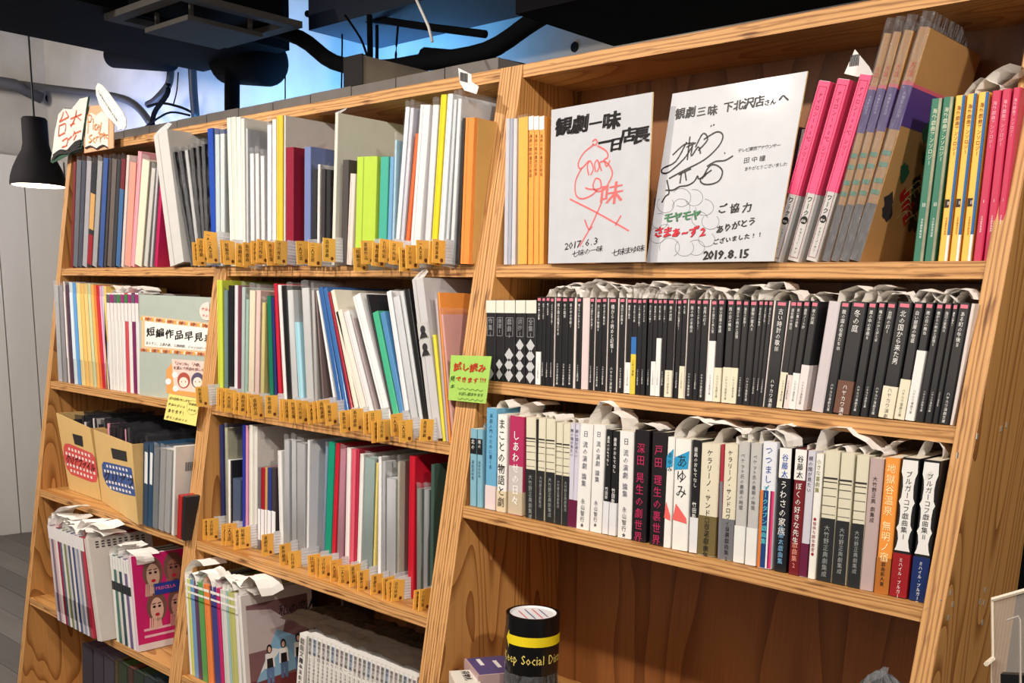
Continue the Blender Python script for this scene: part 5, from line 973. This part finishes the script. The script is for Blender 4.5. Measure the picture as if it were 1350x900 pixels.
# frames leaning at the back
r = empty('picture_frame', (-2.12, .12, ZM[4]+.001), 'large dim plastic sleeved print behind the three-figure magazine', 'print'); MB().box((0, 0, 0), (.004, .11, .30)).build('print', mat((110, 100, 98), .4), r); MB().box((.0042, .004, .006), (.005, .105, .294)).build('sheet', mat((70, 62, 64), .5), r)
def whitevol(i, u0, u1, v, ub, lab):
    xb, th, w, h = geo(u0, u1, v, ub, v+60, -.125, ZM[4]); r = empty('volume', (xb, -.125, ZM[4]+.001), lab, 'book', 'white series volumes', (0, th, 0))
    MB().box((0, 0, 0), (w*.95, .17, h)).build('cover', mat((222, 218, 214), .5), r)
    MB().box((w*.1, -.0006, h*.80), (w*.85, 0, h*.97)).build('spine_panel', mat([(206, 196, 196), (190, 190, 186), (176, 186, 204), (206, 200, 196)][i % 4 if i else 3], .5), r)
    mb = MB(); vtext(mb, '戯曲文庫'+'一二三四五六七八九'[i % 9], (w*.47, -.001, h*.965), EXV, EZV, w*.62, 1.0, 0, .02); vtext(mb, '日本演劇全集第'+'一二三四五六七八九'[i % 9]+'巻', (w*.47, -.001, h*.74), EXV, EZV, w*.5, 1.1); mb.build('title_lettering', mat((50, 46, 50)), r)
whitevol(0, 395.5, 404.5, 832.5, 391.5, 'white series volume standing forward at the left end')
for i in range(24):
    u0 = 407+i*5.98; whitevol(i+1, u0, u0+5.8, 834.5+i*2.4, u0-2.2-i*.12, f'white series volume, {nth(i+2)} from left on the middle fourth shelf')
mb = MB(); nx, ny = 26, 10; vs = []
rg = random.Random(4)
for j in range(ny+1):
    for i in range(nx+1): vs.append((.02*i+rg.uniform(-.004, .004), .017*j, rg.uniform(0, .011)+(.004 if 0 < j < ny else 0)))
mb.add(vs, [(j*(nx+1)+i, j*(nx+1)+i+1, (j+1)*(nx+1)+i+1, (j+1)*(nx+1)+i) for j in range(ny) for i in range(nx)])
thing('film_wrap', mb, clear((64, 54, 46), .15, .1, 'brown_film'), 'crinkled brown plastic film lying over the white series volumes', 'film', smooth=True, loc=(-2.06+.0, -.115, ZM[4]+.246))
# ------------------------------ tape roll and small goods in the right bookcase
c = at(700.5, 880, -.1); q = at(667, 840, -.1); e = at(734.5, 840, -.1); rad = (e.x-q.x)*cos(.75)/2*1.08
T0 = at(700.5, 879, -.1); T1 = at(700.5, 806, -.1); hh = T1.z-T0.z
tr = empty('tape_roll', (T0.x, -.1, T0.z), 'wide black tape roll with yellow arrow and lettering on the stack', 'tape')
MB().lathe([(rad*.80, 0), (rad, 0), (rad, hh), (rad*.86, hh)], n=40).build('tape', mat((14, 14, 16), .25, .5, .3), tr, smooth=False)
MB().lathe([(rad*.80, 0), (rad*.86, hh), (rad*.84, hh), (rad*.80, hh-.003), (.0, hh-.004)], n=40).build('core', mat((224, 222, 226), .5), tr)
def cyl(a, z, e=.0006): return Vector(((rad+e)*cos(a), (rad+e)*sin(a), z))
fa = math.atan2(-1.4, 1.2)   # facing the camera
mb = MB(); aw = hh*.085; N = 24; zc = hh*.60
vs = []
for k in range(N+1): a = fa-.98+k*(2.5/N); vs += [cyl(a, zc-aw), cyl(a, zc+aw)]
mb.add(vs, [(2*k, 2*k+2, 2*k+3, 2*k+1) for k in range(N)]); mb.add([cyl(fa-.98, zc-aw*1.9), cyl(fa-.98, zc+aw*1.9), cyl(fa-1.18, zc)], [(0, 1, 2)]); mb.build('yellow_arrow', mat((232, 208, 30), .4), tr)
mb = MB(); s = 'Keep Social Distance'; a = fa-1.32; sz = hh*.235
for ch in s:
    if ch == ' ': a += sz*.3/rad; continue
    vs, fs, w0, w1 = glyph(ch, .02); mb.add([cyl(a+(x*sz)/rad*.70, hh*.20+y*sz, .0006+kk*.00007) for x, y, kk in vs], fs); a += (w1+.06)*sz/rad*.70
mb.build('tape_lettering', mat((226, 204, 110), .4), tr)
for k, (off, c_) in enumerate(((-.5, (200, 60, 70)), (-.15, (50, 70, 120)), (.2, (206, 60, 80)), (.5, (50, 70, 120)))):
    mb = MB(); l_ = math.sqrt(1-off*off)*.9; dx, dy = cos(-.5), sin(-.5)
    mb.add([Vector((rad*.8*(off*-dy+t*dx), rad*.8*(off*dx+t*dy), hh-.0032)) + Vector((-dy, dx, 0))*s_*.0012 for t in (-l_, l_) for s_ in (-1, 1)], [(0, 1, 3, 2)]); mb.build('core_stripe', mat(c_, .5), tr)
# stack below: film wrapped roll
w2 = empty('wrapped_roll', (T0.x, -.1, ZR[4]+.001), 'black roll in crinkled clear wrap under the tape roll', 'tape'); h2 = T0.z-ZR[4]-.003
prf = [(rad*.9, 0)]+[(rad*(1.02+.05*math.sin(k*2.3)), h2*k/8) for k in range(1, 9)]+[(0, h2)]
MB().lathe([(0, 0)]+[(rad*.95, 0), (rad*.95, h2*.985), (0, h2*.985)], n=32).build('tape', mat((22, 22, 26), .4), w2); MB().lathe(prf, n=22).build('wrap', SILV, w2)
mb = MB(); a = fa-1.1
for ch in 'Keep Social Distance':
    if ch == ' ': a += .15; continue
    vs, fs, w0, w1 = glyph(ch, .02); mb.add([Vector((rad*1.085*cos(a+x*.025/rad), rad*1.085*sin(a+x*.025/rad), h2*.72+y*.025)) for x, y, _ in vs], fs); a += (w1+.06)*.025/rad
mb.build('tape_lettering', mat((200, 198, 196), .4), w2)
def smallbox(u, v, Y, sx, sy, rz, c, tc, lab, tx=None):
    p = at(u, v, Y); r = empty('small_case', (p.x, Y, ZR[4]+.001), lab, 'box', None, (0, 0, rz)); hz_ = p.z-ZR[4]-.001
    MB().box((0, 0, 0), (sx, sy, hz_)).build('case', mat(c, .4), r); MB().box((.004, .004, hz_), (sx-.004, sy-.004, hz_+.0015)).build('lid_card', mat(tc, .4, .5, .4), r)
    if tx:
        mb = MB(); htext(mb, tx, (.01, sy*.45, hz_+.0022), EXV, EYV, .018, bold=.02); mb.build('lid_lettering', mat(INK), r)
    else: MB().box((.015, .02, hz_+.0016), (sx*.5, .028, hz_+.0024)).box((.03, .05, hz_+.0016), (sx*.7, .058, hz_+.0024)).build('lid_stripes', mat((226, 220, 216), .4), r)
smallbox(612, 868, -.12, .10, .12, -.5, (180, 150, 150), (70, 66, 120), 'clear case with navy and white card beside the tape')
smallbox(592, 884, -.17, .075, .05, -.6, (216, 204, 190), (226, 222, 214), 'white labelled packet at the bottom left of the right bookcase', '荷物札')
r = empty('bagged_goods', at(1165, 893, -.08), 'black goods in crinkled clear bag at the bottom right of the shelf', 'bag'); r.location.z = ZR[4]+.001
zt = at(1165, 886, -.08).z-ZR[4]; mb = MB(); rg = random.Random(9); n = 22
mb.lathe([(.0, 0), (.05, 0), (.055, zt*.6), (.045, zt*.9), (.02, zt*.97), (0, zt)], n=n); mb.v = [(x+rg.uniform(-.006, .006), y*.8+rg.uniform(-.006, .006), z+rg.uniform(-.008, .008)*(z > .01)) for x, y, z in mb.v]
mb.build('bag', SILV, r); MB().lathe([(0, 0), (.042, 0), (.042, zt*.8), (0, zt*.85)], n=16).build('contents', mat((26, 24, 26), .5), r)
# clear acrylic holder at the right side
ac = empty('acrylic_stand', (0, 0, 0), 'clear acrylic leaflet stand in front of the right side panel', 'stand'); p0 = at(1310, 790, -.3); ac.location = p0
AC = clear((230, 220, 210), .86, .05, 'acrylic'); RIM = mat((226, 212, 192), .2, .6)
q = [at(u, v, y)-p0 for u, v, y in ((1308, 790, -.3), (1372, 772, -.3), (1372, 905, -.3), (1306, 905, -.3), )]
MB().prism(q, (0, .003, 0)).build('back_sheet', AC, ac)
MB().tube([q[0], q[1]], .0028, 0, 6).build('top_rim', RIM, ac); MB().tube([q[0], at(1309, 868, -.3)-p0], .0016, 0, 6).build('side_rim', RIM, ac); MB().tube([at(1309, 868, -.3)-p0, at(1300, 875, -.32)-p0], .003, 0, 6).build('side_rim', RIM, ac)
g = [at(u, v, -.36)-p0 for u, v in ((1328, 817), (1343, 812), (1345, 818), (1345.5, 905))]
MB().tube(g, .0012, 0, 6).build('front_rim', mat((180, 170, 160), .2), ac)
q = [at(u, v, -.34)-p0 for u, v in ((1319, 888), (1352, 890), (1352, 912), (1319, 912))]
MB().prism(q, (0, .01, 0)).build('base_block', mat((14, 14, 16), .4), ac)
# ------------------------------ book-shaped sign at the top left
YS = .05
sg = empty('shelf_sign', at(95, 200, YS), 'handmade open-book sign clipped above the left bookcase', 'sign'); so = sg.location.copy()
def S(x, y, d=0): return at(60+x/7.5, 100+y/7.5, YS)-so+Vector((0, -d, 0))
def spoly(nm, pts, d, c, th=.0012): MB().prism([S(x, y, d) for x, y in pts], (0, th, 0)).build(nm, mat(c, .6), sg)
spoly('peach_card', [(392, 312), (540, 290), (684, 480), (684, 715), (395, 765)], .004, (240, 178, 140), .003)
spoly('book_page', [(420, 400), (470, 366), (520, 395), (575, 350), (640, 420), (636, 712), (590, 690), (530, 725), (470, 700), (412, 720)], .006, (240, 232, 220))
spoly('book_back', [(76, 850), (120, 560), (158, 380), (215, 322), (295, 326), (375, 224), (462, 206), (395, 640), (380, 735), (255, 785), (95, 866)], .009, (40, 84, 64), .002)
spoly('book_page', [(92, 836), (128, 560), (164, 384), (216, 330), (293, 335), (262, 735), (190, 740), (110, 790)], .012, (238, 232, 226))
spoly('book_page', [(294, 335), (378, 232), (456, 212), (392, 636), (320, 660), (262, 735)], .012, (234, 228, 222))
def sst(L, w, c, d=.0135):
    mb = MB()
    for l in L: stroke(mb, [S(x, y, d) for x, y in l], w, Vector((0, -1, 0)))
    mb.build('brush_lettering', mat(c, .5), sg)
sst([[(112, 792), (180, 742), (240, 745), (262, 738), (330, 665), (390, 640)], [(100, 835), (170, 775), (250, 765), (262, 755), (330, 715), (380, 690)], [(108, 812), (170, 760), (240, 752)], [(270, 745), (330, 690), (385, 665)], [(262, 770), (330, 735), (378, 722)]], .0055, INK)
sst([[(218, 360), (200, 420), (176, 462)], [(176, 462), (268, 412)], [(240, 352), (268, 410)], [(176, 495), (168, 600)], [(176, 500), (238, 480), (232, 560)], [(168, 600), (232, 568)], [(288, 432), (396, 385)], [(348, 342), (332, 420), (290, 510)], [(335, 400), (392, 446)], [(282, 492), (330, 476)], [(205, 650), (258, 622), (246, 700)], [(200, 712), (250, 695)], [(262, 640), (300, 600)], [(330, 552), (312, 600)], [(322, 580), (392, 548)], [(345, 590), (318, 640)]], .0042, (222, 96, 56))
sst([[(440, 395), (446, 500), (440, 575)], [(440, 392), (475, 395), (470, 450), (446, 462)], [(494, 420), (494, 540)], [(530, 480), (508, 500), (520, 540), (540, 500), (545, 545)], [(545, 480), (562, 520)], [(578, 462), (560, 545), (545, 575)], [(482, 582), (455, 610), (480, 640), (450, 665)], [(512, 610), (492, 640), (515, 660)], [(525, 600), (528, 650)], [(525, 615), (548, 600)], [(560, 570), (565, 660)], [(560, 575), (592, 580), (566, 620)], [(600, 560), (606, 630)], [(592, 590), (618, 580)], [(635, 580), (618, 600), (636, 625)]], .0034, (232, 140, 60), .0085)
sst([[(415, 718), (470, 698), (528, 726)], [(528, 726), (590, 690), (636, 712)]], .0045, INK, .0085)
ov = empty('speech_bubble_sign', at(128, 110, YS), 'white oval speech bubble card with small black lettering above the sign', 'sign'); oo = ov.location.copy()
S2 = lambda x, y, d=0: at(60+x/7.5, 100+y/7.5, YS-.02)-oo+Vector((0, -d, 0))
pts = [(520, 70), (560, 90), (620, 160), (700, 270), (765, 360), (796, 430), (798, 490), (775, 530), (750, 520), (715, 542), (712, 505), (660, 450), (590, 380), (535, 290), (500, 190), (496, 110)]
MB().prism([S2(x, y) for x, y in pts], (0, .002, 0)).build('card', mat((240, 238, 232), .6), ov)
mb = MB(); dr = (S2(770, 500)-S2(520, 110)).normalized(); nr = dr.cross(Vector((0, -1, 0))); nr = -nr if nr.z < 0 else nr
htext(mb, "Feel free to have a look!", S2(522, 150, .0006)-nr*.004, dr, nr, .0135, bold=.02, pitch=1.0); mb.build('card_lettering', mat(INK), ov)
bpy.data.objects.remove(_fo)
for o in bpy.data.objects:   # scattered tiny printed marks stay one part each
    if o.parent and o.type == 'MESH' and o.name.split('.')[0] in ('black_pen_lettering', 'date_lettering', 'dark_print', 'green_print', 'mosaic_print', 'cloud_outline', 'gingham_check', 'red_print', 'black_brush_lettering', 'signature_strokes', 'red_brush_drawing'): o['kind'] = 'stuff'
